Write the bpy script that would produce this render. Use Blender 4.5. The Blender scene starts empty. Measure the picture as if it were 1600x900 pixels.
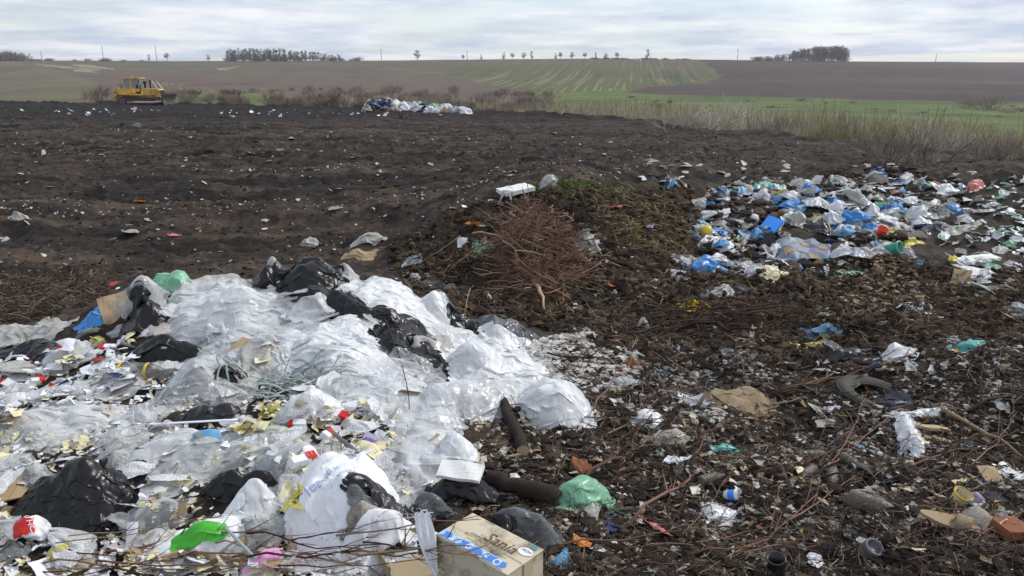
import bpy, bmesh, math, random
import numpy as np
from mathutils import Vector, Matrix, Euler
random.seed(7)
RNG = np.random.default_rng(11)
SC = bpy.context.scene
COL = SC.collection
R = math.radians
# ------------------------------------------------------------------ camera
H, PITCH, F = 2.2, R(15.14), 1164.0          # eye height, downward pitch, focal length in 1600-px units
CP, SP = math.cos(PITCH), math.sin(PITCH)
cam = bpy.data.objects.new('camera', bpy.data.cameras.new('camera'))
COL.objects.link(cam); SC.camera = cam
cam.location = (0, 0, H); cam.rotation_euler = (math.pi/2 - PITCH, 0, 0)
cam.data.sensor_width = 36; cam.data.lens = F/1600*36
cam.data.clip_start = .05; cam.data.clip_end = 6000

def cray(px, py):
    v = (450-py)/F
    return (px-800)/F, CP+v*SP, -SP+v*CP
def at(px, py, Y):
    dx, dy, dz = cray(px, py); t = Y/dy
    return np.array((t*dx, Y, H+t*dz))
def proj(x, y, z):
    d = y*CP-(z-H)*SP; d = np.where(d < .05, .05, d)
    return 800+F*x/d, 450-F*(y*SP+(z-H)*CP)/d
def depth(p): return p[1]*CP-(p[2]-H)*SP

# ------------------------------------------------------------------ noise
_T = np.random.default_rng(3).random((256, 256)).astype(np.float32)
def vn(x, y, o=0):
    x = np.asarray(x, float)+o*17.31; y = np.asarray(y, float)+o*9.17
    xi = np.floor(x).astype(int); yi = np.floor(y).astype(int)
    fx = x-xi; fy = y-yi; fx = fx*fx*(3-2*fx); fy = fy*fy*(3-2*fy)
    a = _T[xi & 255, yi & 255]; b = _T[(xi+1) & 255, yi & 255]; c = _T[xi & 255, (yi+1) & 255]; d = _T[(xi+1) & 255, (yi+1) & 255]
    return (a+(b-a)*fx)*(1-fy)+(c+(d-c)*fx)*fy
def fbm(x, y, s, oc=3, o=0):
    r = 0; a = .5; n = 0
    for i in range(oc):
        r = r+a*(vn(np.asarray(x)/s, np.asarray(y)/s, o+i*3)-.5); n += a; a *= .5; s *= .5
    return r/n*2
def smooth(a, b, x): t = np.clip((x-a)/(b-a), 0, 1); return t*t*(3-2*t)

# ------------------------------------------------------------------ landfill height field
CTRL = [  # (image x, image y, forward distance): heights follow from the sight lines
 (450,404,6.2),(200,432,6.0),(330,418,6.1),(560,412,6.2),(650,446,6.1),(0,518,5.6),(-200,520,5.4),(100,490,5.8),(720,500,5.9),(850,578,5.2),(940,650,4.55),
 (300,700,3.45),(0,700,3.4),(-200,740,3.2),(560,700,3.5),(700,700,3.55),(770,720,3.5),(300,560,4.75),(520,540,5.0),(650,570,4.75),(0,600,4.3),
 (0,900,2.72),(300,900,2.72),(560,900,2.70),(-300,900,2.7),(700,900,2.6),(860,900,2.72),(820,760,3.45),
 (1000,900,2.9),(1400,900,2.88),(1700,900,2.85),(1000,700,4.15),(1400,620,5.0),(1200,700,4.15),(1650,620,4.95),(1100,560,5.8),(1000,520,6.5),
 (640,410,9.2),(560,420,8.9),(400,400,9.6),(100,440,8.4),(200,400,9.6),(0,480,7.4),
 (880,277,9.8),(800,294,9.6),(740,322,9.3),(950,286,10.0),(1010,308,10.1),(700,366,9.0),(850,352,8.9),(880,266,12.8),(780,284,12.5),(980,276,13),(830,420,8.1),(830,480,7.05),(930,440,7.8),(700,450,7.9),(1050,400,9.0),
 (1100,420,8.7),(1250,440,8.3),(1400,440,8.2),(1200,370,10.0),(1350,360,10.4),(1500,350,10.8),(1250,300,13.6),(1400,285,14.8),(1550,275,15.4),(1100,280,14.6),(1560,410,9.0),(1480,470,7.4),(1560,530,6.2),(1350,500,6.9),(1600,460,7.6),
 (1000,260,16.5),(800,270,15.6),(900,230,22),
 (1400,252,19),(1600,262,17.5),(1400,228,26),(1600,250,20),(1100,207,36),(900,182,55),(700,176,70),(400,167,82),(0,161,95),(200,164,90),
 (200,300,13.9),(500,300,14),(200,230,23.5),(600,220,26.5),(-300,300,14)]
_cp = np.array([at(*c) for c in CTRL])
_far = np.array([(x, y, z) for x, y, z in ((-90,60,.2),(90,60,-1),(0,140,.2),(-20,2,0.1),(25,3,.1),(30,14,.3),(-25,12,.1),(0,-4,.3),(-6,-3,.3),(6,-3,.2),(1.5,1.2,.25),(-1.5,1.2,.25))])
_cp = np.vstack([_cp, _far])
_C2 = .35
def _phi(ax, ay, bx, by): return np.sqrt((ax-bx)**2+(ay-by)**2+_C2)
_A = _phi(_cp[:, None, 0], _cp[:, None, 1], _cp[None, :, 0], _cp[None, :, 1])
_W = np.linalg.solve(_A+np.eye(len(_cp))*-.02, _cp[:, 2])
EDGE = ([-400,0,200,280,400,560,700,900,1000,1100,1250,1400,1600,1800,2100], [100,95,91,90,81,78,70,55,46,36,30.5,26,20.5,17,14])
def edge_y(u): return np.interp(800+u*F/CP, *EDGE)
def gbase(x, y):
    x = np.asarray(x, float); y = np.asarray(y, float); sh = x.shape
    xf, yf = x.ravel(), y.ravel(); z = np.zeros(len(xf))
    for i in range(0, len(xf), 20000):
        z[i:i+20000] = _phi(xf[i:i+20000, None], yf[i:i+20000, None], _cp[None, :, 0], _cp[None, :, 1]) @ _W
    return z.reshape(sh)
def gfull(x, y, base=None):
    z = gbase(x, y) if base is None else base.copy()
    ys = np.maximum(y, 1.0); u = x/ys; e = edge_y(u)
    left = smooth(.02, -.25, u)
    s = np.maximum(0, y-e-1.2*fbm(x, y, 4, 2, 5))
    z = z-np.minimum(5-4.2*left, s*(.5-.28*left))
    berm = np.exp(-((y-e+.8)/(.9+y*.012))**2)
    z = z+berm*(.10+y*.0035)*(fbm(x, y, .7+.012*15, 3, 8)+.35)
    far = smooth(3, 16, y)
    z = z+.09*fbm(x*.25, y, .9, 3, 1)*far+.26*(.4-np.abs(fbm(x*.045+.12*y, y+.02*x, .62, 3, 41)))*smooth(7, 13, y)*(.4+.6*smooth(-.3, .3, fbm(x*.3, y, 3, 2, 47)))+.20*fbm(x, y, .85, 2, 44)*smooth(.2, 1.0, x-.12*y)*smooth(10.5, 8, y)+.13*fbm(x, y, 1.4, 2, 2)*(.35+.65*far)
    r1 = 1-np.abs(fbm(x, y, .42, 2, 4)); z = z+.09*(r1-.75)*(.6+.5*far)
    z = z+.055*fbm(x, y, .16, 3, 6)+.09*fbm(x*.6, y, .34, 3, 9)*far
    r2 = 1-np.abs(fbm(x, y, .11, 2, 14)); z = z+.03*(r2-.75)
    d = (x-.50)**2/.34**2+(y-8.95)**2/.22**2                  # the hollow under the turf on the mound
    z = z-.34*np.exp(-d*d)
    zb = gbase(x, y) if base is None else base
    z = z-.13*((x < 1.2) & (y < 7.4))*smooth(.05, .35, zb)*smooth(1.2, .6, x)*smooth(7.4, 6.6, y)   # soil core below the heaped bags
    return z
# support raster: what a dropped thing comes to rest on
RX0, RX1, RY0, RY1, RS = -10., 12., 1.6, 26., .03
_gx = np.arange(RX0, RX1, RS); _gy = np.arange(RY0, RY1, RS)
GX, GY = np.meshgrid(_gx, _gy, indexing='ij')
S = gfull(GX, GY)
def samp(x, y, A=None):
    A = S if A is None else A
    fx = np.clip((np.asarray(x)-RX0)/RS, 0, A.shape[0]-1.001); fy = np.clip((np.asarray(y)-RY0)/RS, 0, A.shape[1]-1.001)
    i = fx.astype(int); j = fy.astype(int); fx = fx-i; fy = fy-j
    return (A[i, j]*(1-fx)+A[i+1, j]*fx)*(1-fy)+(A[i, j+1]*(1-fx)+A[i+1, j+1]*fx)*fy
def height(x, y):
    x = np.asarray(x, float); y = np.asarray(y, float)
    ins = (x > RX0) & (x < RX1-.1) & (y > RY0) & (y < RY1-.1)
    z = np.where(ins, samp(x, y), 0.)
    if not ins.all(): z = np.where(ins, z, gfull(x, y))
    return z
_TY = np.geomspace(1.75, 130, 2600)
S0 = S.copy()                                          # the bare ground
def hit(px, py, bare=False):
    dx, dy, dz = cray(px, py); t = _TY/dy
    x, y, z = t*dx, _TY, H+t*dz; g = height(x, y) if not bare else samp(x, y, S0)
    b = np.nonzero(z <= g)[0]
    i = b[0] if len(b) else len(_TY)-1
    return np.array((x[i], y[i], float(g[i])))
def raise_support(V):
    i = np.clip(((V[:, 0]-RX0)/RS).round().astype(int), 1, S.shape[0]-2); j = np.clip(((V[:, 1]-RY0)/RS).round().astype(int), 1, S.shape[1]-2)
    np.maximum.at(S, (i, j), V[:, 2])

# ------------------------------------------------------------------ materials
def lin(h):
    h = h.lstrip('#'); v = [int(h[i:i+2], 16)/255 for i in (0, 2, 4)]
    return tuple(((c+.055)/1.055)**2.4 if c > .04045 else c/12.92 for c in v)
class NT:
    def __init__(s, name):
        s.m = bpy.data.materials.new(name); s.m.use_nodes = True; s.t = s.m.node_tree; s.t.nodes.clear()
    def n(s, typ, ins=None, **kw):
        nd = s.t.nodes.new('ShaderNode'+typ)
        for k, v in kw.items(): setattr(nd, k, v)
        for k, v in (ins or {}).items():
            k = nd.inputs[k]
            if isinstance(v, tuple) and len(v) == 2 and hasattr(v[0], 'outputs'): s.t.links.new(v[0].outputs[v[1]], k)
            elif hasattr(v, 'outputs'): s.t.links.new(v.outputs[0], k)
            else: k.default_value = v
        return nd
    def mixc(s, f, a, b, bt='MIX'):
        nd = s.t.nodes.new('ShaderNodeMix'); nd.data_type = 'RGBA'; nd.blend_type = bt
        for k, v in ((0, f), (6, a), (7, b)):
            if isinstance(v, tuple) and len(v) == 2: s.t.links.new(v[0].outputs[v[1]], nd.inputs[k])
            elif hasattr(v, 'outputs'): s.t.links.new(v.outputs[0], nd.inputs[k])
            else: nd.inputs[k].default_value = (*v, 1) if isinstance(v, tuple) and len(v) == 3 else v
        return (nd, 2)
    def ramp(s, f, stops):
        nd = s.n('ValToRGB', {0: f}); e = nd.color_ramp.elements
        while len(e) < len(stops): e.new(.5)
        for x, (p, c) in zip(e, stops): x.position = p; x.color = (*c, 1) if len(c) == 3 else c
        return nd
    def coord(s):
        tc = s.n('TexCoord'); oi = s.n('ObjectInfo')
        mul = s.n('VectorMath', {0: (oi, 'Random'), 1: (37., 53., 91.)}, operation='MULTIPLY')
        return s.n('VectorMath', {0: (tc, 'Object'), 1: mul}, operation='ADD')
    def out(s, sh): s.n('OutputMaterial', {0: sh}); return s.m
g3 = lambda v: (v, v, v)
BROWN = (.055, .04, .028)
def mat(name, col, rough=.7, spec=.3, var=.3, vs=6., bump=.3, bs=40., bd=.004, dirt=0., rnd=.0, metal=0., world=False):
    t = NT(name); co = t.n('NewGeometry') if world else t.coord()
    nz = t.n('TexNoise', {'Vector': co, 'Scale': vs, 'Detail': 4., 'Roughness': .65})
    base = t.mixc((nz, 0), tuple(c*(1-var) for c in col), tuple(min(1, c*(1+var)) for c in col))
    if rnd:
        oi = t.n('ObjectInfo'); mr = t.n('MapRange', {0: (oi, 'Random'), 3: 1-rnd, 4: 1+rnd})
        base = t.mixc(1., base, (t.n('CombineColor', {0: mr, 1: mr, 2: mr}), 0), 'MULTIPLY')
    if dirt:
        dn = t.n('TexNoise', {'Vector': co, 'Scale': vs*1.7, 'Detail': 5., 'Roughness': .7})
        base = t.mixc((t.ramp(dn, [(.62-dirt*.35, g3(0)), (.78-dirt*.2, g3(min(1, .5+dirt)))]), 0), base, BROWN)
    bn = t.n('TexNoise', {'Vector': co, 'Scale': bs, 'Detail': 3.})
    b = t.n('Bump', {'Strength': bump, 'Distance': bd, 'Height': bn})
    p = t.n('BsdfPrincipled', {'Base Color': base, 'Roughness': rough, 'Specular IOR Level': spec, 'Metallic': metal, 'Normal': b})
    return t.out(p)
def film(name, col, alpha=.9, rough=.3, transl=.3, dirt=.15, cs=9., cb=.6, spec=.5, var=.12):
    t = NT(name); co = t.coord()
    warp = t.n('TexNoise', {'Vector': co, 'Scale': 3.5, 'Detail': 2.})
    wv = t.n('VectorMath', {0: (warp, 1), 1: (.35, .35, .35)}, operation='MULTIPLY'); co2 = t.n('VectorMath', {0: co, 1: wv}, operation='ADD')
    vo = t.n('TexVoronoi', {'Vector': co2, 'Scale': cs*1.6}, feature='DISTANCE_TO_EDGE')
    oi = t.n('ObjectInfo'); ang = t.n('Math', {0: (oi, 'Random'), 1: 6.28}, operation='MULTIPLY')
    ro = t.n('VectorRotate', {'Vector': co2, 'Angle': ang}, rotation_type='Z_AXIS')
    st = t.n('VectorMath', {0: ro, 1: (1., .14, .6)}, operation='MULTIPLY')          # long creases running one way
    rg = t.n('TexNoise', {'Vector': st, 'Scale': cs*1.5, 'Detail': 4., 'Distortion': .5}, noise_type='RIDGED_MULTIFRACTAL')
    rg2 = t.n('TexNoise', {'Vector': co2, 'Scale': cs*3., 'Detail': 3.}, noise_type='RIDGED_MULTIFRACTAL')
    hh = t.n('Math', {0: (t.n('Math', {0: rg, 1: .24}, operation='MULTIPLY'), 0), 1: (t.n('Math', {0: vo, 1: .22}, operation='MULTIPLY'), 0)}, operation='ADD')
    hh = t.n('Math', {0: hh, 1: (t.n('Math', {0: rg2, 1: .035}, operation='MULTIPLY'), 0)}, operation='ADD')
    b = t.n('Bump', {'Strength': min(1., cb*1.4), 'Distance': .04, 'Height': hh})
    nz = t.n('TexNoise', {'Vector': co, 'Scale': 5., 'Detail': 4., 'Roughness': .65})
    base = t.mixc((nz, 0), tuple(c*(1-var) for c in col), tuple(min(1, c*(1+var)) for c in col))
    if max(col) > .1:                                     # stretched film is greyer, creased film whiter
        fs = t.n('TexNoise', {'Vector': st, 'Scale': cs*2.6, 'Detail': 4., 'Roughness': .6})
        base = t.mixc((t.ramp((fs, 0), [(.36, g3(0)), (.62, g3(1))]), 0), (t.mixc(1., base, (.80, .81, .82), 'MULTIPLY')), base)
    if dirt:
        dn = t.n('TexNoise', {'Vector': co, 'Scale': 7., 'Detail': 6., 'Roughness': .75})
        base = t.mixc((t.ramp(dn, [(.60-dirt*.25, g3(0)), (.85-dirt*.2, g3(min(.9, .3+dirt)))]), 0), base, (.16, .13, .10) if max(col) > .3 else (.07, .055, .045))
    p = t.n('BsdfPrincipled', {'Base Color': base, 'Roughness': rough, 'Specular IOR Level': spec, 'Normal': b})
    sh = p
    if transl: sh = t.n('MixShader', {0: transl, 1: p, 2: t.n('BsdfTranslucent', {0: base, 1: b})})
    if alpha < 1:
        lw = t.n('LayerWeight', {0: .35, 1: b})
        a = t.n('Math', {0: (lw, 'Facing'), 1: .5, 2: alpha-.30}, operation='MULTIPLY_ADD')
        a = t.n('Math', {0: (nz, 0), 1: .25, 2: a}, operation='MULTIPLY_ADD')
        a = t.n('Math', {0: rg, 1: .22, 2: a}, operation='MULTIPLY_ADD')              # creases turn the film milky
        a = t.n('Math', {0: rg2, 1: .10, 2: a}, operation='MULTIPLY_ADD'); a.use_clamp = True
        sh = t.n('MixShader', {0: a, 1: t.n('BsdfTransparent'), 2: sh})
    return t.out(sh)
M = {}
M['white'] = film('white_film', (.88, .89, .90), .98, .30, .14, .08)
M['milky'] = film('milky_film', (.86, .875, .88), .70, .22, .14, .06, 8.)
M['clear'] = film('clear_film', (.86, .88, .89), .43, .15, .12, .08, 8., .7)
M['clear2'] = film('hazy_film', (.78, .80, .79), .54, .2, .14, .22, 10., .6)
M['dusty'] = film('dusty_film', (.55, .54, .50), .95, .5, .2, .35, 8., .5)
M['black'] = film('black_film', (.008, .008, .009), 1, .30, 0, .05, 9., .6, .35)
M['charcoal'] = film('charcoal_film', (.018, .019, .022), 1, .36, 0, .10, 8., .5, .4)
M['smoke'] = film('smoky_film', (.16, .17, .18), .8, .22, .1, .12, 9., .8, .5)
M['blue'] = film('blue_film', lin('#4796de'), .97, .35, .2, .06)
M['lightblue'] = film('light_blue_film', lin('#7db6dc'), .95, .35, .2, .12)
M['mint'] = film('mint_film', lin('#9fdcb8'), .86, .3, .3, .08)
M['green'] = film('green_film', lin('#58d838'), .97, .35, .2, 0)
M['teal'] = film('teal_film', lin('#58b8b0'), .95, .35, .2, .15)
M['yellow'] = film('yellow_film', lin('#d8d060'), .95, .4, .2, .12)
M['weave'] = mat('white_woven_plastic', (.80, .81, .83), .6, .3, .06, 6., .35, 220., .002, .06)
M['pink'] = mat('pink_cloth', lin('#e8a0cc'), .9, .1, .12, 5., .5, 30., .01)
M['rose'] = film('rose_film', lin('#e08a80'), .97, .4, .2, .12)
M['red'] = film('red_film', lin('#c8241c'), 1, .4, .1, .05)
M['orange'] = film('orange_film', lin('#e89040'), 1, .45, .1, .12)
M['purple'] = film('purple_film', lin('#7a5fb8'), 1, .4, .15, .08)
M['lilac'] = film('lilac_film', lin('#a898bc'), .97, .4, .15, .2)
M['navy'] = film('navy_film', lin('#26345c'), 1, .4, .05, .15)
M['paper'] = mat('white_paper', (.74, .75, .77), .8, .2, .08, 3., .2, 30., .003, 0)
M['paperdirt'] = mat('soiled_paper', (.62, .585, .51), .9, .1, .15, 4., .4, 30., .006, .3, .15)
M['cream'] = mat('cream_paper', (.72, .66, .42), .85, .15, .12, 4., .3, 30., .004, .05)
M['card'] = mat('brown_cardboard', (.42, .30, .18), .85, .15, .12, 5., .2, 60., .002, .1)
M['carddark'] = mat('soiled_cardboard', (.26, .19, .12), .9, .1, .2, 5., .3, 60., .003, .3)
M['boxcard'] = mat('printed_cardboard', (.60, .53, .39), .8, .2, .12, 4., .2, 25., .003, .4)
M['boxinside'] = mat('raw_cardboard', (.42, .33, .21), .85, .15, .1, 5., .1, 60., .002, .05)
M['foam'] = mat('white_foam', (.78, .78, .75), .75, .2, .06, 5., .2, 120., .002, .12)
M['tan'] = mat('tan_board', (.42, .31, .19), .85, .15, .2, 5., .3, 40., .004, .2)
M['burlap'] = mat('burlap_cloth', (.30, .23, .15), .95, .05, .2, 8., .6, 160., .004, .3)
M['greycloth'] = mat('grey_beige_cloth', (.36, .33, .28), .95, .05, .15, 8., .4, 120., .004, .25)
M['darkcloth'] = mat('slate_cloth', (.05, .055, .07), .9, .1, .2, 8., .4, 100., .004, .2)
M['wood'] = mat('weathered_wood', (.30, .22, .14), .85, .15, .25, 7., .5, 40., .006, .25)
M['woodpale'] = mat('pale_wood', (.48, .36, .22), .8, .15, .2, 9., .3, 40., .004, .1)
M['bark'] = mat('dark_bark', (.035, .027, .022), .9, .15, .3, 12., .8, 50., .01, .1)
M['twig'] = mat('twig_bark', (.20, .115, .082), .8, .2, .3, 8., .4, 60., .003, 0, .45)
M['twigdark'] = mat('dark_twig_bark', (.055, .035, .027), .8, .2, .3, 8., .4, 60., .003, 0, .4)
M['twigpale'] = mat('pale_twig_bark', (.38, .29, .18), .8, .2, .3, 8., .4, 60., .003, 0, .3)
M['rubber'] = mat('worn_rubber', (.05, .05, .047), .75, .3, .25, 6., .3, 60., .003, .35)
M['blackplastic'] = mat('black_plastic', (.012, .012, .012), .35, .5, .2, 6., .15, 40., .003, .15)
M['greyplastic'] = mat('grey_plastic', (.10, .10, .10), .45, .4, .2, 6., .15, 40., .003, .25)
M['beigeplastic'] = mat('beige_plastic', (.55, .45, .28), .5, .4, .1, 6., .1, 40., .002, .1)
M['strap'] = mat('grey_green_strapping', (.30, .36, .34), .45, .4, .15, 8., .1, 60., .001, 0)
M['bottle'] = film('bottle_plastic', (.30, .29, .26), .42, .15, .1, .2, 14., .25)
M['bottledirty'] = film('dirty_bottle_plastic', (.20, .17, .14), .72, .3, .1, .3, 14., .3)
M['brick'] = mat('brick_clay', (.26, .11, .06), .9, .1, .25, 9., .5, 60., .005, .25)
M['rubble'] = mat('plaster_rubble', (.52, .50, .46), .95, .05, .25, 9., .5, 60., .005, .2)
M['blueplastic'] = mat('blue_plastic', lin('#2f8cf0'), .35, .5, .08, 6., .05, 40., .001, .03)
M['redplastic'] = mat('red_plastic', lin('#e0401c'), .4, .5, .08, 6., .05, 40., .001, .06)
M['yellowplastic'] = mat('yellow_plastic', lin('#d8c040'), .4, .5, .1, 6., .05, 40., .001, .06)
M['tealink'] = mat('teal_print', lin('#3f8fa0'), .6, .3, .1)
M['blueink'] = mat('blue_print', lin('#4f7fcc'), .6, .3, .15, 30.)
M['paleink'] = mat('pale_blue_print', lin('#a9c3e4'), .6, .3, .15, 40.)
M['greyink'] = mat('grey_print', lin('#6f6658'), .7, .2, .1)
M['palegreyink'] = mat('pale_beige_print', (.68, .62, .48), .75, .2, .05)
M['brownink'] = mat('brown_print', lin('#6e5344'), .7, .2, .1)
M['bluegreyink'] = mat('faded_blue_print', lin('#8fa6c8'), .75, .2, .15)
M['whiteink'] = mat('white_print', (.8, .8, .8), .6, .3, .05)
M['redink'] = mat('red_print', lin('#c82820'), .45, .4, .1)
M['flower'] = mat('yellow_petals', lin('#e8c818'), .7, .2, .15)
M['grassgreen'] = mat('grass_blades', (.10, .14, .03), .7, .2, .4, 30., .1, 30., .002, 0, .2)
M['leaf'] = mat('leaf_litter', (.105, .075, .055), .9, .1, .5, 12., .3, 40., .003, 0)
M['straw'] = mat('straw_litter', (.25, .20, .14), .85, .15, .5, 5., .2, 40., .003, 0)
M['darkleaf'] = mat('dark_litter', (.03, .022, .017), .85, .2, .5, 12., .3, 40., .003, 0)
M['crumb'] = mat('grey_litter', (.28, .265, .24), .9, .1, .5, 12., .3, 40., .003, 0)
M['speck'] = mat('pale_litter', (.52, .50, .46), .85, .15, .35, 12., .3, 40., .003, 0)
M['clod'] = mat('soil_clods', (.035, .026, .020), .95, .1, .5, 9., .8, 60., .01, 0, 0, 0, True)
M['moundclod'] = mat('mound_soil_clods', (.085, .058, .038), .95, .1, .5, 9., .8, 60., .01, 0, 0, 0, True)
M['drygrass'] = mat('dry_grass_stalks', (.30, .235, .12), .85, .1, .4, 9., .2, 40., .003)
# heavy plant
M['cat'] = mat('yellow_paint', (.66, .40, .085), .55, .35, .2, 1.2, .1, 20., .005, .2)
M['catdirty'] = mat('muddy_yellow_paint', (.42, .22, .06), .7, .3, .3, 1.5, .2, 20., .01, .45)
M['steel'] = mat('muddy_steel', (.045, .04, .036), .7, .4, .3, 2., .4, 20., .01, .4)
M['steelpale'] = mat('worn_steel', (.42, .38, .33), .5, .5, .2, 2., .2, 20., .01, .1)
M['soot'] = mat('sooty_steel', (.012, .012, .013), .6, .4, .2, 2., .2, 20., .01, 0)
M['glass'] = mat('cab_glass', (.16, .21, .25), .12, .7, .3, .8, 0., 20., .001, 0)
# vegetation
M['trunk'] = mat('tree_bark', (.085, .07, .06), .95, .05, .3, 1., .3, 5., .05, 0)
M['crown'] = mat('bare_twigs', (.19, .16, .15), .95, .05, .3, .5, 0., 5., .05, 0, .25)
M['paletwigs'] = mat('pale_bare_twigs', (.42, .38, .31), .95, .05, .3, .5, 0., 5., .05, 0, .25)
M['drystem'] = mat('dry_stems', (.40, .345, .24), .95, .05, .35, .6, 0., 5., .05, 0, .3)
M['greystem'] = mat('grey_brown_stems', (.24, .195, .16), .95, .05, .35, .6, 0., 5., .05, 0, .3)
M['plumstem'] = mat('plum_brown_stems', (.21, .145, .125), .95, .05, .35, .6, 0., 5., .05, 0, .3)
M['willow'] = mat('yellow_green_stems', (.36, .37, .15), .95, .05, .35, .6, 0., 5., .05, 0, .3)
M['pole'] = mat('grey_pole', (.12, .115, .11), .8, .2, .1)
M['pillar'] = mat('white_masonry', (.75, .75, .73), .8, .2, .05)

# ------------------------------------------------------------------ mesh helpers
class MB:
    def __init__(s): s.v = []; s.f = []; s.m = []; s.k = 0
    def add(s, V, Fc, mi=0):
        V = np.asarray(V, float).reshape(-1, 3)
        s.v.append(V); s.f += [tuple(i+s.k for i in f) for f in Fc]; s.m += [mi]*len(Fc); s.k += len(V); return s
    def box(s, c, d, rot=None, mi=0, taper=1., off=(0, 0)):
        hx, hy, hz = d[0]/2, d[1]/2, d[2]/2
        V = np.array([(x*(taper if z > 0 else 1)*hx+(off[0] if z > 0 else 0), y*(taper if z > 0 else 1)*hy+(off[1] if z > 0 else 0), z*hz) for z in (-1, 1) for y in (-1, 1) for x in (-1, 1)])
        if rot is not None: V = V @ np.array(Euler(rot).to_matrix()).T
        return s.add(V+np.array(c), [(0, 2, 3, 1), (4, 5, 7, 6), (0, 1, 5, 4), (2, 6, 7, 3), (0, 4, 6, 2), (1, 3, 7, 5)], mi)
    def prism(s, poly, y0, y1, mi=0):       # polygon in x,z extruded along y
        n = len(poly); V = [(p[0], y0, p[1]) for p in poly]+[(p[0], y1, p[1]) for p in poly]
        Fc = [tuple(range(n)), tuple(range(2*n-1, n-1, -1))]+[(i, i+n, (i+1) % n+n, (i+1) % n) for i in range(n)]
        return s.add(V, Fc, mi)
    def tube(s, P, r, sides=5, caps=True, mi=0):
        P = np.asarray(P, float); k = len(P); r = np.broadcast_to(np.asarray(r, float), (k,))
        T = np.gradient(P, axis=0); T /= np.linalg.norm(T, axis=1)[:, None]+1e-9
        up = np.array((0, 0, 1.)) if abs(T[0, 2]) < .9 else np.array((1., 0, 0))
        U = np.cross(T, up); U /= np.linalg.norm(U, axis=1)[:, None]+1e-9; W = np.cross(T, U)
        a = np.arange(sides)*2*np.pi/sides
        V = P[:, None]+r[:, None, None]*(np.cos(a)[None, :, None]*U[:, None]+np.sin(a)[None, :, None]*W[:, None])
        Fc = [(i*sides+j, i*sides+(j+1) % sides, (i+1)*sides+(j+1) % sides, (i+1)*sides+j) for i in range(k-1) for j in range(sides)]
        if caps: Fc += [tuple(range(sides-1, -1, -1)), tuple((k-1)*sides+j for j in range(sides))]
        return s.add(V.reshape(-1, 3), Fc, mi)
    def lathe(s, prof, sides=16, mi=0):     # profile (r, z) turned about z
        a = np.arange(sides)*2*np.pi/sides
        V = [(r*math.cos(t), r*math.sin(t), z) for r, z in prof for t in a]
        Fc = [(i*sides+j, i*sides+(j+1) % sides, (i+1)*sides+(j+1) % sides, (i+1)*sides+j) for i in range(len(prof)-1) for j in range(sides)]
        return s.add(V, Fc, mi)
    def mesh(s, name, mats, smooth=False):
        me = bpy.data.meshes.new(name); V = np.vstack(s.v)
        me.from_pydata(V.tolist(), [], s.f); me.polygons.foreach_set('material_index', s.m)
        for m in (mats if isinstance(mats, (list, tuple)) else [mats]): me.materials.append(m)
        if smooth: me.polygons.foreach_set('use_smooth', [True]*len(s.f))
        me.update(); return me
def grid_mesh(name, P, mats, smooth=True, mi=None):
    n, m = P.shape[:2]; me = bpy.data.meshes.new(name)
    idx = np.arange(n*m).reshape(n, m)
    q = np.stack([idx[:-1, :-1], idx[1:, :-1], idx[1:, 1:], idx[:-1, 1:]], -1).reshape(-1, 4)
    me.vertices.add(n*m); me.vertices.foreach_set('co', P.astype(np.float32).ravel())
    me.loops.add(q.size); me.loops.foreach_set('vertex_index', q.ravel().astype(np.int32))
    me.polygons.add(len(q)); me.polygons.foreach_set('loop_start', np.arange(0, q.size, 4, dtype=np.int32))
    me.polygons.foreach_set('loop_total', np.full(len(q), 4, np.int32)) if False else None
    if mi is not None: me.polygons.foreach_set('material_index', mi.ravel().astype(np.int32))
    me.polygons.foreach_set('use_smooth', np.full(len(q), smooth))
    for x in (mats if isinstance(mats, (list, tuple)) else [mats]): me.materials.append(x)
    me.update(calc_edges=True); me.validate(); return me
def tag(o, label, cat, group=None):
    o['label'] = label; o['category'] = cat
    if group: o['group'] = group
    return o
def link(name, me, parent=None, loc=(0, 0, 0), rot=(0, 0, 0), scale=1.):
    o = bpy.data.objects.new(name, me); COL.objects.link(o); o.parent = parent
    o.location = loc; o.rotation_euler = rot; o.scale = (scale,)*3 if np.isscalar(scale) else scale
    return o
def empty(name, label, cat, loc, rz=0, group=None):
    o = link(name, None, None, loc, (0, 0, rz)); o.empty_display_size = .1
    return tag(o, label, cat, group)
def structure(o): o['kind'] = 'structure'; return o
def stuff(o, label=None):
    o['kind'] = 'stuff'
    if label: o['label'] = label
    return o
def setmat(o, m):
    o.material_slots[0].link = 'OBJECT'; o.material_slots[0].material = m; return o
# ------------------------------------------------------------------ sky, sun, exposure
SUN_EL, SUN_AZ = R(42), R(62)       # azimuth from +Y, clockwise seen from above
w = bpy.data.worlds.new('World'); SC.world = w; w.use_nodes = True
t = w.node_tree; t.nodes.clear()
def wn(typ, ins=None, **kw):
    nd = t.nodes.new('ShaderNode'+typ)
    for k, v in kw.items(): setattr(nd, k, v)
    for k, v in (ins or {}).items():
        if hasattr(v, 'outputs'): t.links.new(v.outputs[0], nd.inputs[k])
        elif isinstance(v, tuple) and hasattr(v[0], 'outputs'): t.links.new(v[0].outputs[v[1]], nd.inputs[k])
        else: nd.inputs[k].default_value = v
    return nd
sky = wn('TexSky', sky_type='NISHITA', sun_disc=False, sun_elevation=SUN_EL, sun_rotation=SUN_AZ, air_density=1., dust_density=.8, ozone_density=1.)
tc = wn('TexCoord'); sx = wn('SeparateXYZ', {0: (tc, 'Generated')})
zz = wn('Math', {0: (sx, 2), 1: .055}, operation='ADD'); zz = wn('Math', {0: zz, 1: .02}, operation='MAXIMUM')
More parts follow.
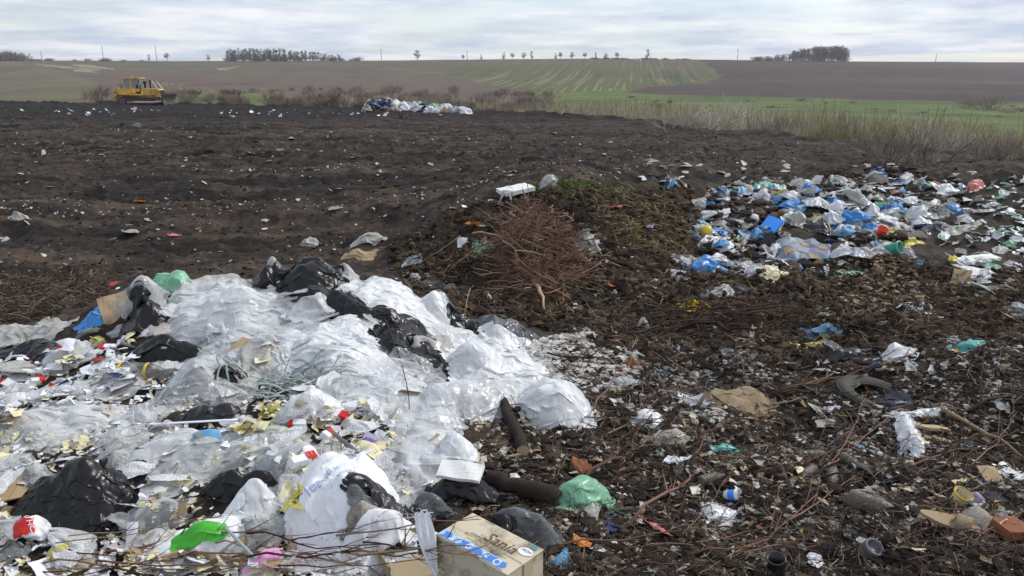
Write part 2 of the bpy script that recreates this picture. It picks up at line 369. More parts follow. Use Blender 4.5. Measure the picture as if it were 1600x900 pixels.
ux = wn('Math', {0: (sx, 0), 1: zz}, operation='DIVIDE'); uy = wn('Math', {0: (sx, 1), 1: zz}, operation='DIVIDE')
cv = wn('CombineXYZ', {0: ux, 1: uy, 2: .37})
cn = wn('TexNoise', {'Vector': cv, 'Scale': .36, 'Detail': 7., 'Roughness': .55, 'Distortion': .8})
cr = wn('ValToRGB', {0: (cn, 0)}); e = cr.color_ramp.elements
e[0].position = .42; e[0].color = (.50, .50, .50, 1); e[1].position = .55; e[1].color = (.97, .97, .97, 1)
cn2 = wn('TexNoise', {'Vector': cv, 'Scale': .9, 'Detail': 6., 'Roughness': .6})
cc = wn('ValToRGB', {0: (cn2, 0)}); e = cc.color_ramp.elements
e[0].position = .38; e[0].color = (4.1, 4.65, 5.85, 1); e[1].position = .62; e[1].color = (7.0, 7.1, 7.3, 1)
mx = t.nodes.new('ShaderNodeMix'); mx.data_type = 'RGBA'
t.links.new(cr.outputs[0], mx.inputs[0]); t.links.new(sky.outputs[0], mx.inputs[6]); t.links.new(cc.outputs[0], mx.inputs[7])
bg = wn('Background', {0: (mx, 2), 1: .084}); wn('OutputWorld', {0: bg})
sl = bpy.data.lights.new('sun', 'SUN'); sl.energy = 1.5; sl.angle = R(10); sl.color = (1, .96, .90)
so = link('sun', sl, None, (0, 0, 30))
d = Vector((math.sin(SUN_AZ)*math.cos(SUN_EL), math.cos(SUN_AZ)*math.cos(SUN_EL), math.sin(SUN_EL)))
so.rotation_euler = d.to_track_quat('Z', 'Y').to_euler()
vs = SC.view_settings; vs.view_transform = 'Standard'; vs.look = 'None'; vs.gamma = 1; vs.use_curve_mapping = False; vs.exposure = 0.78
SC.render.engine = 'CYCLES'; cy = SC.cycles
cy.max_bounces = 6; cy.diffuse_bounces = 3; cy.glossy_bounces = 2; cy.transmission_bounces = 3; cy.transparent_max_bounces = 10
cy.caustics_reflective = False; cy.caustics_refractive = False; cy.use_denoising = True; cy.use_adaptive_sampling = True; cy.adaptive_threshold = .02
SC.render.film_transparent = False

# ------------------------------------------------------------------ landfill ground
def dirt_material():
    t = NT('landfill_soil'); g = t.n('NewGeometry'); P = (g, 'Position')
    n1 = t.n('TexNoise', {'Vector': P, 'Scale': .9, 'Detail': 6., 'Roughness': .7})
    st = t.n('VectorMath', {0: P, 1: (.05, .9, .5)}, operation='MULTIPLY')
    n2 = t.n('TexNoise', {'Vector': st, 'Scale': 1.1, 'Detail': 6., 'Roughness': .7})
    n3 = t.n('TexNoise', {'Vector': P, 'Scale': 9., 'Detail': 8., 'Roughness': .75})
    c = t.ramp((n3, 0), [(.33, (.009, .007, .006)), (.46, (.031, .0235, .018)), (.58, (.078, .058, .043)), (.74, (.17, .135, .10))])
    c = t.mixc((t.ramp((n2, 0), [(.44, g3(0)), (.60, g3(.75))]), 0), c, (.098, .072, .052))
    n6 = t.n('TexNoise', {'Vector': (t.n('VectorMath', {0: P, 1: (.07, 1.3, .5)}, operation='MULTIPLY'), 0), 'Scale': 1.6, 'Detail': 5., 'Roughness': .65})
    c = t.mixc((t.ramp((n6, 0), [(.47, g3(0)), (.60, g3(.8))]), 0), c, (.010, .009, .0085))
    c = t.mixc((t.ramp((n1, 0), [(.45, g3(0)), (.62, g3(.7))]), 0), c, (.012, .0105, .010))
    sy = t.n('SeparateXYZ', {0: P})
    n5 = t.n('TexNoise', {'Vector': st, 'Scale': .35, 'Detail': 3.})
    f = t.n('Math', {0: (sy, 1), 1: (t.n('Math', {0: (n5, 0), 1: 26., 2: 28.}, operation='MULTIPLY_ADD'), 0)}, operation='SUBTRACT')
    f = t.n('MapRange', {0: f, 1: 0., 2: 12., 3: 0., 4: .8})
    c = t.mixc(f, c, (.009, .0085, .009))                 # the freshly pushed black spoil along the far edge
    sp = t.n('TexVoronoi', {'Vector': P, 'Scale': 26.}, feature='F1')
    sn = t.n('TexNoise', {'Vector': P, 'Scale': 1.6, 'Detail': 3.})
    m = t.n('Math', {0: (t.ramp((sp, 0), [(.0, g3(1)), (.17, g3(0))]), 0), 1: (t.ramp((sn, 0), [(.45, g3(0)), (.65, g3(1))]), 0)}, operation='MULTIPLY')
    c = t.mixc((m, 0), c, (.26, .23, .19))
    b = t.n('Bump', {'Strength': .9, 'Distance': .03, 'Height': (n3, 0)})
    return t.out(t.n('BsdfPrincipled', {'Base Color': c, 'Roughness': .92, 'Specular IOR Level': .2, 'Normal': b}))
nu, nr = 780, 760
U = np.linspace(-.95, .95, nu)[None, :]; T = np.linspace(0, 1, nr)[:, None]
ye = edge_y(U)+10
Yp = 2.2*((ye+3)/2.2)**T; Y = Yp-3+np.zeros_like(U); X = U*Yp
Zg = gfull(X, Y)
structure(link('landfill_ground', grid_mesh('landfill_ground', np.stack([X, Y, Zg], -1), dirt_material())))

# ------------------------------------------------------------------ country beyond: one surface split into fields
KY = np.array([12, 40, 100, 160, 250, 350, 500, 700, 760, 1000, 4500.])
KC = {-400: [0,0,166,158,148,136,115,92,94,98,112], 300: [0,0,166,158,148,136,115,95.5,97,100,112], 600: [0,0,180,167,155,143,118,94.5,96,100,112], 900: [0,0,202,176,160,147,121,91.5,94,100,112],
      1100: [0,0,215,184,163,149,122,93,95,100,112], 1300: [0,0,228,192,166,152,124,95.5,97,101,112], 1600: [0,0,252,206,173,157,127,97.5,99,103,112], 2100: [0,0,262,210,176,159,128,99,101,104,112]}
kp = sorted(KC); KZ = []
for p in kp:
    z = [at(p, yy, y)[2] if yy else 0 for y, yy in zip(KY, KC[p])]; z[1] = z[2]-.6; z[0] = z[2]-.8; KZ.append(z)
KZ = np.array(KZ)
nu2, nr2 = 900, 520
U = np.linspace(-1.05, 1.05, nu2)[None, :]; Yr = np.geomspace(15, 1600, nr2)[:, None]
Yf = np.where(Yr > 1, Yr, 1)+np.zeros_like(U); Xf = U*(Yf+3)
def farz(x, y):
    px = 800+(x/np.maximum(y, 1))*F/CP
    cols = np.stack([np.interp(px, kp, KZ[:, k]) for k in range(len(KY))], -1)
    ly = np.log(y); lk = np.log(KY); i = np.clip(np.searchsorted(lk, ly)-1, 0, len(KY)-2)
    f = (ly-lk[i])/(lk[i+1]-lk[i])
    a = np.take_along_axis(cols, i[..., None], -1)[..., 0]; b = np.take_along_axis(cols, i[..., None]+1, -1)[..., 0]
    return a+(b-a)*f+.5*fbm(x, y, 40, 3, 21)*np.clip(y/200, .2, 1)*np.where(y > 600, .3, 1)
Zf = farz(Xf, Yf)
def inpoly(px, py, poly):
    r = np.zeros(px.shape, bool); n = len(poly)
    for i in range(n):
        (x1, y1), (x2, y2) = poly[i], poly[(i+1) % n]
        c = ((y1 > py) != (y2 > py)) & (px < (x2-x1)*(py-y1)/((y2-y1) or 1e-9)+x1); r ^= c
    return r
fx, fy = (Xf[:-1, :-1]+Xf[1:, 1:])/2, (Yf[:-1, :-1]+Yf[1:, 1:])/2
ppx, ppy = proj(fx, fy, (Zf[:-1, :-1]+Zf[1:, 1:])/2)
ppx = ppx+14*fbm(fx, fy, 25, 3, 31); ppy = ppy+3.2*fbm(fx*.5, fy, 18, 4, 33)
reg = np.full(ppx.shape, 1)                                             # 1 scrub land
reg[(ppy > 141) & (ppx > 840)] = 2                                      # 2 meadow
reg[inpoly(ppx, ppy, [(830,143),(1000,139),(1600,168),(2200,176),(2200,230),(800,230)])] = 2
reg[inpoly(ppx, ppy, [(330,141),(470,150),(560,152),(560,185),(250,185),(280,150)])] = 2
reg[inpoly(ppx, ppy, [(690,119),(716,88),(1086,80),(1105,105),(1132,119),(1100,129),(960,141),(830,144)])] = 3   # 3 striped crop field
reg[inpoly(ppx, ppy, [(1086,80),(2300,80),(2300,176),(1600,162),(1300,155),(1050,149),(985,142),(1010,137),(1100,129),(1132,119),(1105,105)])] = 4   # 4 ploughed field
reg[inpoly(ppx, ppy, [(-900,80),(716,85),(690,119),(560,120),(330,112),(130,107),(40,98),(-900,95)])] = 5   # 5 stubble
reg[inpoly(ppx, ppy, [(-900,93),(20,96),(90,108),(150,130),(178,150),(120,170),(-900,190)])] = 6            # 6 sloping field on the left
reg[inpoly(ppx, ppy, [(60,99),(150,109),(150,113),(60,102)]) | inpoly(ppx, ppy, [(108,100),(170,105),(170,109),(120,104)]) | inpoly(ppx, ppy, [(335,106),(372,103),(370,107),(337,109)])] = 7  # dry bank
reg[fy > 715] = 5
def field(name, stops, s1, s2, stripes=None, sc=(1, 1, 1)):
    t = NT(name); g = t.n('NewGeometry'); P = t.n('VectorMath', {0: (g, 'Position'), 1: sc}, operation='MULTIPLY')
    n1 = t.n('TexNoise', {'Vector': P, 'Scale': s1, 'Detail': 6., 'Roughness': .65}); n2 = t.n('TexNoise', {'Vector': P, 'Scale': s2, 'Detail': 5., 'Roughness': .7})
    f = t.n('Math', {0: (n1, 0), 1: .6, 2: (t.n('Math', {0: (n2, 0), 1: .4}, operation='MULTIPLY'), 0)}, operation='MULTIPLY_ADD')
    if stripes:
        sx = t.n('SeparateXYZ', {0: (g, 'Position')})
        q = t.n('Math', {0: (sx, 1), 1: -stripes[0], 2: (sx, 0)}, operation='MULTIPLY_ADD')
        q = t.n('CombineXYZ', {0: q, 1: (t.n('Math', {0: (sx, 1), 1: .012}, operation='MULTIPLY'), 0)})
        sn = t.n('TexNoise', {'Vector': q, 'Scale': stripes[1], 'Detail': 2., 'Roughness': .6})
        f = t.n('Math', {0: (sn, 0), 1: stripes[2], 2: (t.n('Math', {0: f, 1: 1-stripes[2]}, operation='MULTIPLY'), 0)}, operation='MULTIPLY_ADD')
    mid = sum(p for p, _ in stops)/len(stops); stops = [(mid+(p-mid)*.62, c) for p, c in stops]
    c = t.ramp(f, stops)
    if stripes:                                            # the crop thins out to bare soil towards the ridge
        w1 = t.n('MapRange', {0: (t.n('Math', {0: (n1, 0), 1: 260., 2: (sx, 1)}, operation='MULTIPLY_ADD'), 0), 1: 560., 2: 800., 3: 0., 4: .7})
        c = t.mixc((w1, 0), (c, 0), (.12, .092, .07))
    b = t.n('Bump', {'Strength': .5, 'Distance': .4, 'Height': (n2, 0)})
    return t.out(t.n('BsdfPrincipled', {'Base Color': c, 'Roughness': 1., 'Specular IOR Level': .05, 'Normal': b}))
FM = {1: ('scrub_land', field('scrub_soil', [(.36, (.105, .078, .066)), (.48, (.15, .115, .088)), (.56, (.12, .088, .075)), (.68, (.13, .135, .07))], .025, .3)),
      2: ('meadow', field('meadow_grass', [(.34, (.066, .082, .038)), (.46, (.095, .132, .045)), (.58, (.14, .168, .06)), (.70, (.21, .19, .10))], .028, .3, None, (.6, 1.6, 1))),
      3: ('striped_crop_field', field('crop_rows', [(.36, (.060, .080, .034)), (.46, (.125, .120, .062)), (.53, (.085, .112, .042)), (.62, (.23, .20, .12))], .015, .12, (.16, .42, .6))),
      4: ('ploughed_field', field('ploughed_soil', [(.35, (.056, .044, .041)), (.5, (.082, .060, .053)), (.66, (.11, .080, .066))], .012, .09, None, (.5, 1.5, 1))),
      5: ('stubble_field', field('stubble', [(.34, (.085, .067, .052)), (.45, (.15, .125, .09)), (.52, (.10, .078, .06)), (.66, (.16, .155, .085))], .012, .08, None, (.35, 1.5, 1))),
      6: ('hillside_field', field('hillside_grass', [(.36, (.10, .082, .060)), (.5, (.14, .115, .078)), (.64, (.15, .15, .082))], .02, .2, None, (1., .4, 1))),
      7: ('dry_bank', field('dry_grass', [(.36, (.22, .19, .13)), (.64, (.32, .28, .19))], .05, .4))}
for k, (nm, mt) in FM.items():
    msk = reg == k
    idx = np.arange(nr2*nu2).reshape(nr2, nu2)
    q = np.stack([idx[:-1, :-1], idx[1:, :-1], idx[1:, 1:], idx[:-1, 1:]], -1)[msk][:, ::-1]
    u_, inv = np.unique(q, return_inverse=True)
    me = bpy.data.meshes.new(nm); co = np.stack([Xf, Yf, Zf], -1).reshape(-1, 3)[u_]
    me.vertices.add(len(u_)); me.vertices.foreach_set('co', co.astype(np.float32).ravel())
    me.loops.add(q.size); me.loops.foreach_set('vertex_index', inv.ravel().astype(np.int32))
    me.polygons.add(len(q)); me.polygons.foreach_set('loop_start', np.arange(0, q.size, 4, dtype=np.int32))
    me.polygons.foreach_set('use_smooth', np.full(len(q), True)); me.materials.append(mt); me.update(calc_edges=True); me.validate()
    structure(link(nm, me))
# ------------------------------------------------------------------ crumpled film: a small cloth solver
def relax_cloth(P, Q, coll, steps=60, iters=4, seed=0, pin=None, bend=.02, grav=.0024):
    """P start positions (n,m,3), Q the unstretched sheet whose edge lengths are kept, coll(x,y) -> height it rests on"""
    rng = np.random.default_rng(seed); prev = P.copy()
    def rl(a, b): return np.linalg.norm(Q[b]-Q[a], axis=-1)
    s = np.s_
    prs = [(s[:-1, :], s[1:, :], .72), (s[:, :-1], s[:, 1:], .72), (s[:-1, :-1], s[1:, 1:], .22), (s[1:, :-1], s[:-1, 1:], .22), (s[:-2, :], s[2:, :], bend), (s[:, :-2], s[:, 2:], bend)]
    prs = [(a, b, k, rl(a, b)) for a, b, k in prs]
    P0 = P.copy()
    for st in range(steps):
        vel = (P-prev)*.86; prev = P.copy(); P = P+vel; P[..., 2] -= grav
        for it in range(iters):
            for a, b, k, r in prs:
                d = P[b]-P[a]; L = np.sqrt((d*d).sum(-1))+1e-9
                c = (k*.5*(1-r/L))[..., None]*d
                P[a] += c; P[b] -= c
        z = coll(P[..., 0], P[..., 1])+.004; low = P[..., 2] < z
        P[..., 2] = np.where(low, z, P[..., 2])
        for ax in (0, 1): P[..., ax] = np.where(low, prev[..., ax]+.25*(P[..., ax]-prev[..., ax]), P[..., ax])
        if pin is not None: P[pin] = P0[pin]
    return P
def upsample(P):                            # one smooth subdivision of the grid
    for ax in (0, 1):
        P = np.moveaxis(P, ax, 0); n = len(P)
        Q = np.empty((2*n-1,)+P.shape[1:]); Q[::2] = P
        Pe = np.concatenate([2*P[:1]-P[1:2], P, 2*P[-1:]-P[-2:-1]])
        Q[1::2] = (9*(P[:-1]+P[1:])-Pe[:-3]-Pe[3:])/16
        P = np.moveaxis(Q, 0, ax)
    return P
def sheet_sim(a, b, h, coll, rot=0., c=(0, 0), n=40, m=32, excess=1.22, tails=1.15, seed=0, knot=0., lump=.25, corner=.35, steps=60):
    """film over a lump: half lengths a, b, lump height h; returns world grid"""
    rng = np.random.default_rng(seed)
    s, t = np.meshgrid(np.linspace(-1, 1, n), np.linspace(-1, 1, m), indexing='ij')
    ds, dt = s*np.sqrt(1-t*t/2), t*np.sqrt(1-s*s/2)                    # disc
    s1 = s*corner+ds*(1-corner); t1 = t*corner+dt*(1-corner)
    wob = 1+.16*fbm(np.cos(np.arctan2(t1, s1))*1.7+seed, np.sin(np.arctan2(t1, s1))*1.7, 1., 2, seed % 50)
    s1 = s1*wob; t1 = t1*wob
    pinch = 1-knot*smooth(.35, 1., s) if knot else 1
    cr, sr = math.cos(rot), math.sin(rot)
    def place(S_, T_): return c[0]+S_*a*tails*cr-T_*b*tails*sr, c[1]+S_*a*tails*sr+T_*b*tails*cr
    def top(x, y):
        X_ = ((x-c[0])*cr+(y-c[1])*sr)/a; Y_ = (-(x-c[0])*sr+(y-c[1])*cr)/b
        r2 = X_*X_+Y_*Y_
        return coll(x, y)+h*np.clip(1-r2, 0, 1)**.78*(1+lump*1.6*fbm(x, y, max(a, b)*.6, 2, seed % 40))
    X, Yy = place(s1, t1*pinch); Z = top(X, Yy)+.012
    Xq, Yq = place(s1, t1); Q = np.stack([Xq, Yq, top(Xq, Yq)], -1)
    e1 = 1+(excess-1)*(.35+.6*rng.random()); e2 = 1+(excess-1)*2.0+.05       # more slack one way: long folds
    var = 1+.10*fbm(s*2+seed, t*2, 1., 2, 7)
    Xq, Yq = place(s1*e1*var, t1*e2*var); Q[..., 0] = Xq; Q[..., 1] = Yq; Q[..., 2] *= excess
    L = min(a, b)*2/m
    P = np.stack([X, Yy, Z], -1)+rng.normal(0, 1, (n, m, 3))*L*np.array((.15, .15, .2))
    wq = .9*fbm(s*1.1+seed, t*1.1, 1., 2, 13); k_ = 4.2+2.2*rng.random(); sk = rng.uniform(-.8, .8)      # long folds running along the sheet, gathered where it is tied
    fold = (1-np.abs(fbm(s*.55+seed*.37, (t+sk*s*.35+wq*.35)*k_, 1., 2, 23)))**2
    P[..., 2] += min(.6*b, .13)*np.clip(fold-.4, 0, 1)*(1-.5*s*s)
    return relax_cloth(P, Q, top, seed=seed, steps=steps, iters=5)
def finish_sheet(name, W, mats, ups=True, mi=None):
    if ups:
        for _ in range(1):                                 # film is springy: soften the sharpest kinks
            Q = W.copy(); Q[1:-1, 1:-1] = .5*W[1:-1, 1:-1]+.125*(W[:-2, 1:-1]+W[2:, 1:-1]+W[1:-1, :-2]+W[1:-1, 2:]); W = Q
        W = upsample(W)
    c = np.array((*W.mean((0, 1))[:2], W[..., 2].min()))
    return W, c, grid_mesh(name, W-c, mats)
def ground_frame(p0, p1, wpx, hm):
    """image end points + image width of a lying thing -> ground centre, heading, half length, half width (m)"""
    A, B = hit(*p0), hit(*p1); mx_ = 1.5*math.dist(p0, p1)/F*min(depth(A), depth(B))*(1 if abs(p1[0]-p0[0]) > abs(p1[1]-p0[1]) else 2.5)
    if np.linalg.norm((B-A)[:2]) > mx_: B = A+(B-A)*mx_/np.linalg.norm((B-A)[:2])
    c = (A+B)/2; v = (B-A)[:2]; L = np.linalg.norm(v); rot = math.atan2(v[1], v[0])
    q = np.array((-math.sin(rot), math.cos(rot)))*.1
    z = c[2]; zs = [float(np.mean(samp(c[0]+k*q[0]*np.array((1.5, 1., 2.)), c[1]+k*q[1]*np.array((1.5, 1., 2.))))) for k in (-1, 1)]; dz_ = np.clip((zs[1]-zs[0])/3*1.0, -.08, .08)
    u0 = np.array(proj(c[0]-q[0], c[1]-q[1], z-dz_)); u1 = np.array(proj(c[0]+q[0], c[1]+q[1], z+dz_))
    a0 = np.array(proj(*A)); a1 = np.array(proj(*B)); ax = (a1-a0)/(np.linalg.norm(a1-a0)+1e-9); pv = u1-u0
    perp = abs(pv[0]*-ax[1]+pv[1]*ax[0])/.2               # px per metre across
    hp = hm*F/depth(c)*abs(ax[0])*.8
    b = max(.5*(wpx-hp)/max(perp, 1e-3), .28*L*.35, .03)
    return c, rot, L/2, min(b, max(L*.62, .05))
ITEMS = {}
def bag(name, label, cat, p0, p1, wpx, mt, h=.10, excess=1.22, group=None, seed=None, knot=0., tails=1.12, corner=.35, grow=True, lump=.25, steps=60, res=2.7):
    seed = seed or (abs(hash((p0, p1))) % 997 if False else int(p0[0]*7+p0[1]*3+p1[0]) % 997)
    if name == 'plastic_film' and h < .2: h *= .75
    off = .45*h*F/6
    c, rot, a, b = ground_frame((p0[0], p0[1]+off*.6), (p1[0], p1[1]+off*.6), wpx, h)
    a = max(a, .04); dpt = depth(c); ppm = F/dpt
    n = int(np.clip(2*a*ppm/res, 18, 96)); m = int(np.clip(2*b*ppm*.8/res*1.4, 16, 80))
    x0, x1 = c[0]-2*(a+b)-.1, c[0]+2*(a+b)+.1
    base = lambda x, y: samp(x, y)
    W = sheet_sim(a, b, h, base, rot, c[:2], n, m, excess, tails, seed, knot, lump, corner, steps)
    W, cc, me = finish_sheet(name, W, M[mt] if isinstance(mt, str) else [M[k] for k in mt])
    o = link(name, me, None, cc); tag(o, label, cat, group)
    if grow: raise_support(W.reshape(-1, 3)-np.array((0, 0, .01)))
    ITEMS[label] = (o, W, cc)
    return o, W, cc
def text_mesh(txt, size, shear=0., cuts=0):
    cu = bpy.data.curves.new('t', 'FONT'); cu.body = txt; cu.size = size; cu.shear = shear; cu.align_x = 'CENTER'; cu.align_y = 'CENTER'; cu.resolution_u = 3
    ob = bpy.data.objects.new('t', cu); COL.objects.link(ob); dg = bpy.context.evaluated_depsgraph_get(); dg.update()
    me = bpy.data.meshes.new_from_object(ob.evaluated_get(dg)); bpy.data.objects.remove(ob); bpy.data.curves.remove(cu)
    bm = bmesh.new(); bm.from_mesh(me); bmesh.ops.triangulate(bm, faces=bm.faces)
    if cuts: bmesh.ops.subdivide_edges(bm, edges=[e for e in bm.edges if e.calc_length() > size*.12], cuts=cuts); bmesh.ops.triangulate(bm, faces=bm.faces)
    V = np.array([v.co[:] for v in bm.verts]); Fc = [[v.index for v in f.verts] for f in bm.faces]; bm.free(); bpy.data.meshes.remove(me)
    return V, Fc
def on_sheet(item, V, Fc, name, mt, i0, j0, px_i, px_j, rot=0., lift=.004, flip=1):
    """lays a flat outline V (metres) onto a film grid at parameter (i0,j0) of 0..1"""
    o, W, cc = item; n, m = W.shape[:2]
    li = np.linalg.norm(np.diff(W[:, m//2], axis=0), axis=1).mean(); lj = np.linalg.norm(np.diff(W[n//2], axis=0), axis=1).mean()
    c, s = math.cos(rot), math.sin(rot); x = V[:, 0]*c-V[:, 1]*s; y = (V[:, 0]*s+V[:, 1]*c)*flip
    fi = np.clip(i0*(n-1)+x/li*px_i, 0, n-1.01); fj = np.clip(j0*(m-1)+y/lj*px_j, 0, m-1.01)
    N = np.cross(np.gradient(W, axis=0), np.gradient(W, axis=1)); N /= np.linalg.norm(N, axis=-1, keepdims=True)+1e-9
    N *= np.sign(N[..., 2].mean())
    A = W+N*lift
    i = fi.astype(int); j = fj.astype(int); u = (fi-i)[:, None]; v = (fj-j)[:, None]
    Pp = (A[i, j]*(1-u)+A[i+1, j]*u)*(1-v)+(A[i, j+1]*(1-u)+A[i+1, j+1]*u)*v
    mb = MB().add(Pp-cc, Fc); return link(name, mb.mesh(name, M[mt]), o)

# ------------------------------------------------------------------ small prototypes, used again and again as copies
def fold_sheet(n, folds, seed, squash=.6, lo=25, hi=120, asp=.75):
    rng = np.random.default_rng(seed)
    s, t = np.meshgrid(np.linspace(-.5, .5, n), np.linspace(-.5, .5, n)*asp, indexing='ij')
    P = np.stack([s, t, 0*s], -1)
    for k in range(folds):
        an = rng.uniform(0, 2*np.pi); d = np.array((math.cos(an), math.sin(an), 0)); o = rng.normal(0, .17, 3); o[2] = 0
        flat = np.stack([s, t, 0*s], -1); side = ((flat-o)*np.array((-d[1], d[0], 0))).sum(-1)
        msk = side > 0; piv = np.array((o[0], o[1], 0))
        w_ = 1/(1e-3+np.linalg.norm(flat-piv, axis=-1)**2); pv = (P*w_[..., None]).sum((0, 1))/w_.sum()
        i1 = np.unravel_index(np.argmin(np.abs(side)+np.abs(((flat-piv)*d).sum(-1)-.3)), side.shape); i2 = np.unravel_index(np.argmin(np.abs(side)+np.abs(((flat-piv)*d).sum(-1)+.3)), side.shape)
        ax = P[i1]-P[i2]; ax /= np.linalg.norm(ax)+1e-9
        ang = R(rng.uniform(lo, hi))*rng.choice((-1, 1)); Rm = np.array(Matrix.Rotation(ang, 3, Vector(ax)))
        P = np.where(msk[..., None], (P-P[i1]) @ Rm.T+P[i1], P)
    P = P+np.random.default_rng(seed+5).normal(0, .012, P.shape)
    P -= P.mean((0, 1)); u, sv, vt = np.linalg.svd(P.reshape(-1, 3), full_matrices=False)
    P = P @ vt.T; P[..., 2] *= squash; P[..., 2] -= P[..., 2].min()
    P[..., :2] /= np.ptp(P[..., :2].reshape(-1, 2), axis=0).max(); P[..., 2] /= max(1, np.ptp(P[..., 2])/.55)
    return P
PAPER = [grid_mesh('crumpled_paper', fold_sheet(9, 3+k % 4, 40+k), M['paper'], k % 2 == 0) for k in range(10)]
FLATP = [grid_mesh('bent_sheet', fold_sheet(6, 1+k % 2, 80+k, .5, 10, 50, (.6, .8, .45, .7)[k]), M['paper'], False) for k in range(4)]
flatc = lambda x, y: .012*fbm(x, y, .15, 2, 5)
def proto_sheet(k, a, b, h, ex, knot=0., n=24, m=20, corner=.3, steps=50):
    W = sheet_sim(a, b, h, flatc, 0, (0, 0), n, m, ex, 1.12, 100+k, knot, .5, corner, steps)
    W[..., 2] -= .01
    Q = W.copy(); Q[1:-1, 1:-1] = .6*W[1:-1, 1:-1]+.1*(W[:-2, 1:-1]+W[2:, 1:-1]+W[1:-1, :-2]+W[1:-1, 2:]); return grid_mesh('crumpled_film', Q, M['white'])
BAGP = [proto_sheet(k, .5, (.42, .36, .30, .4, .33, .45)[k], (.34, .28, .22, .2, .3, .25)[k], 1.25, (0, .75, 0, .6, 0, .5)[k]) for k in range(6)]
SCRAP = [proto_sheet(10+k, .5, (.35, .22, .3, .16, .4, .28)[k], (.05, .04, .1, .05, .03, .12)[k], 1.32, (0, .5, 0, 0, .7, 0)[k], 17, 13, .5, 40) for k in range(6)]
RAG = [proto_sheet(20+k, .5, (.12, .16, .10)[k], .05, 1.3, (0, .6, 0)[k], 26, 9, .5, 40) for k in range(3)]
def put(me, name, label, cat, p, size, mt=None, group=None, rz=None, tilt=.15, sink=.01, zs=1., rng=random):
    """a copy of a small prototype lying on whatever is under it; p is a ground point or an image point"""
    q = hit(*p) if len(p) == 2 else p
    o = link(name, me, None, (q[0], q[1], q[2]-sink), (rng.gauss(0, tilt), rng.gauss(0, tilt), rng.uniform(0, 6.28) if rz is None else rz), (size, size, size*zs))
    if mt: setmat(o, M[mt])
    return tag(o, label, cat, group)
def pxsize(p, wpx): q = hit(*p); return wpx*depth(q)/F, q
def bits(fam, name, label, cat, group, mts, pts, lo, hi, zs=1., tilt=.25, seed=1, grow=False):
    rg = random.Random(seed)
    for p in pts:
        if name in ('heaped_bag', 'film_scrap') and 215 < p[0] < 395 and 795 < p[1] < 885: continue      # the flat carrier bag lies open here
        if fam in (PAPER, FLATP) and 15 < p[0] < 215 and 715 < p[1] < 855 or fam in (PAPER, FLATP) and 310 < p[0] < 450 and 720 < p[1] < 800: continue   # and the black bags are bare
        q = hit(*p); s = rg.uniform(lo, hi)*depth(q)/F
        put(rg.choice(fam), name, label, cat, q, s, rg.choice(mts), group, None, tilt, .008, zs, rg)
        if grow: raise_support(np.array([[q[0], q[1], q[2]+s*.1]]))
def scatter(poly, n, seed):
    rg = np.random.default_rng(seed); xs, ys = zip(*poly); out = []
    while len(out) < n:
        P = rg.uniform((min(xs), min(ys)), (max(xs), max(ys)), (n*3, 2)); k = inpoly(P[:, 0], P[:, 1], poly); out += [tuple(v) for v in P[k]]
    return out[:n]
# twigs and sticks, one metre long along x
def twig_mesh(k, r=.011, side=4, bendy=.08):
    rg = np.random.default_rng(300+k); mb = MB(); n = 8
    xs = np.linspace(0, 1, n); y = np.cumsum(rg.normal(0, bendy/3, n)); z = np.cumsum(rg.normal(0, bendy/3, n)); y -= y[0]+(y[-1]-y[0])*xs; z -= z[0]+(z[-1]-z[0])*xs
    P = np.stack([xs, y, z], -1); mb.tube(P, np.linspace(r, r*.35, n), 5)
    for j in range(side):
        i = rg.integers(2, n-1); L = rg.uniform(.12, .4); d = np.array((rg.uniform(.4, .9), rg.normal(0, .5), rg.normal(0, .5))); d /= np.linalg.norm(d)
        q = P[i]+np.linspace(0, L, 4)[:, None]*d+np.linspace(0, 1, 4)[:, None]**2*rg.normal(0, .04, 3)
        mb.tube(q, np.linspace(r*.5, r*.2, 4), 4)
    return mb.mesh('twig', M['twig'], True)
TWIG = [twig_mesh(k, .009+.004*(k % 3), 2+k % 4, .06+.05*(k % 3)) for k in range(10)]
STICK = [twig_mesh(20+k, .02, 0, .05) for k in range(3)]
def stick(me, name, label, cat, A, B, thick=1., mt=None, group=None):
    A = np.asarray(A); B = np.asarray(B); v = Vector(B-A); L = v.length
    if name == 'twig' and L > 1.05: B = A+(B-A)*1.05/L; v = Vector(B-A); L = 1.05
    o = link(name, me, None, A, v.to_track_quat('X', 'Z').to_euler(), (L, L*thick, L*thick))
    if mt: setmat(o, M[mt])
    return tag(o, label, cat, group)
def lift(p, dz): q = hit(*p); return q+np.array((0, 0, dz))
# ================================================================== FOREGROUND HEAP OF FILM AND PAPER (back to front)
HEAP0 = [(-40,545),(110,528),(220,480),(420,450),(560,470),(690,520),(800,600),(740,700),(680,760),(620,890),(-40,900)]
bits(BAGP, 'heaped_bag', 'half buried pale bag filling a gap between larger bags of the white heap', 'plastic bag', 'half buried bags of the white heap', ['milky', 'white', 'clear', 'clear2', 'milky', 'clear2', 'dusty'], scatter(HEAP0, 64, 401), 50, 105, .6, .3, 402)
bits(SCRAP, 'film_scrap', 'crinkled white film scrap between the larger bags of the white heap', 'plastic scrap', 'film scraps between the bags of the white heap', ['milky', 'white', 'clear', 'clear2'], scatter(HEAP0, 60, 403), 40, 90, .8, .35, 404)
bag('plastic_film', 'dull grey-beige film sheet spread behind the leftmost black bag', 'plastic film', (-25,522), (105,517), 34, 'dusty', .05)
bag('plastic_film', 'grey-white film crumpled along the rear left rim of the white heap', 'plastic film', (255,452), (385,440), 36, 'dusty', .08)
bag('plastic_bag', 'blue bag lying behind the tan cardboard flap at the heap edge', 'plastic bag', (126,508), (168,490), 36, 'blue', .05, 1.3)
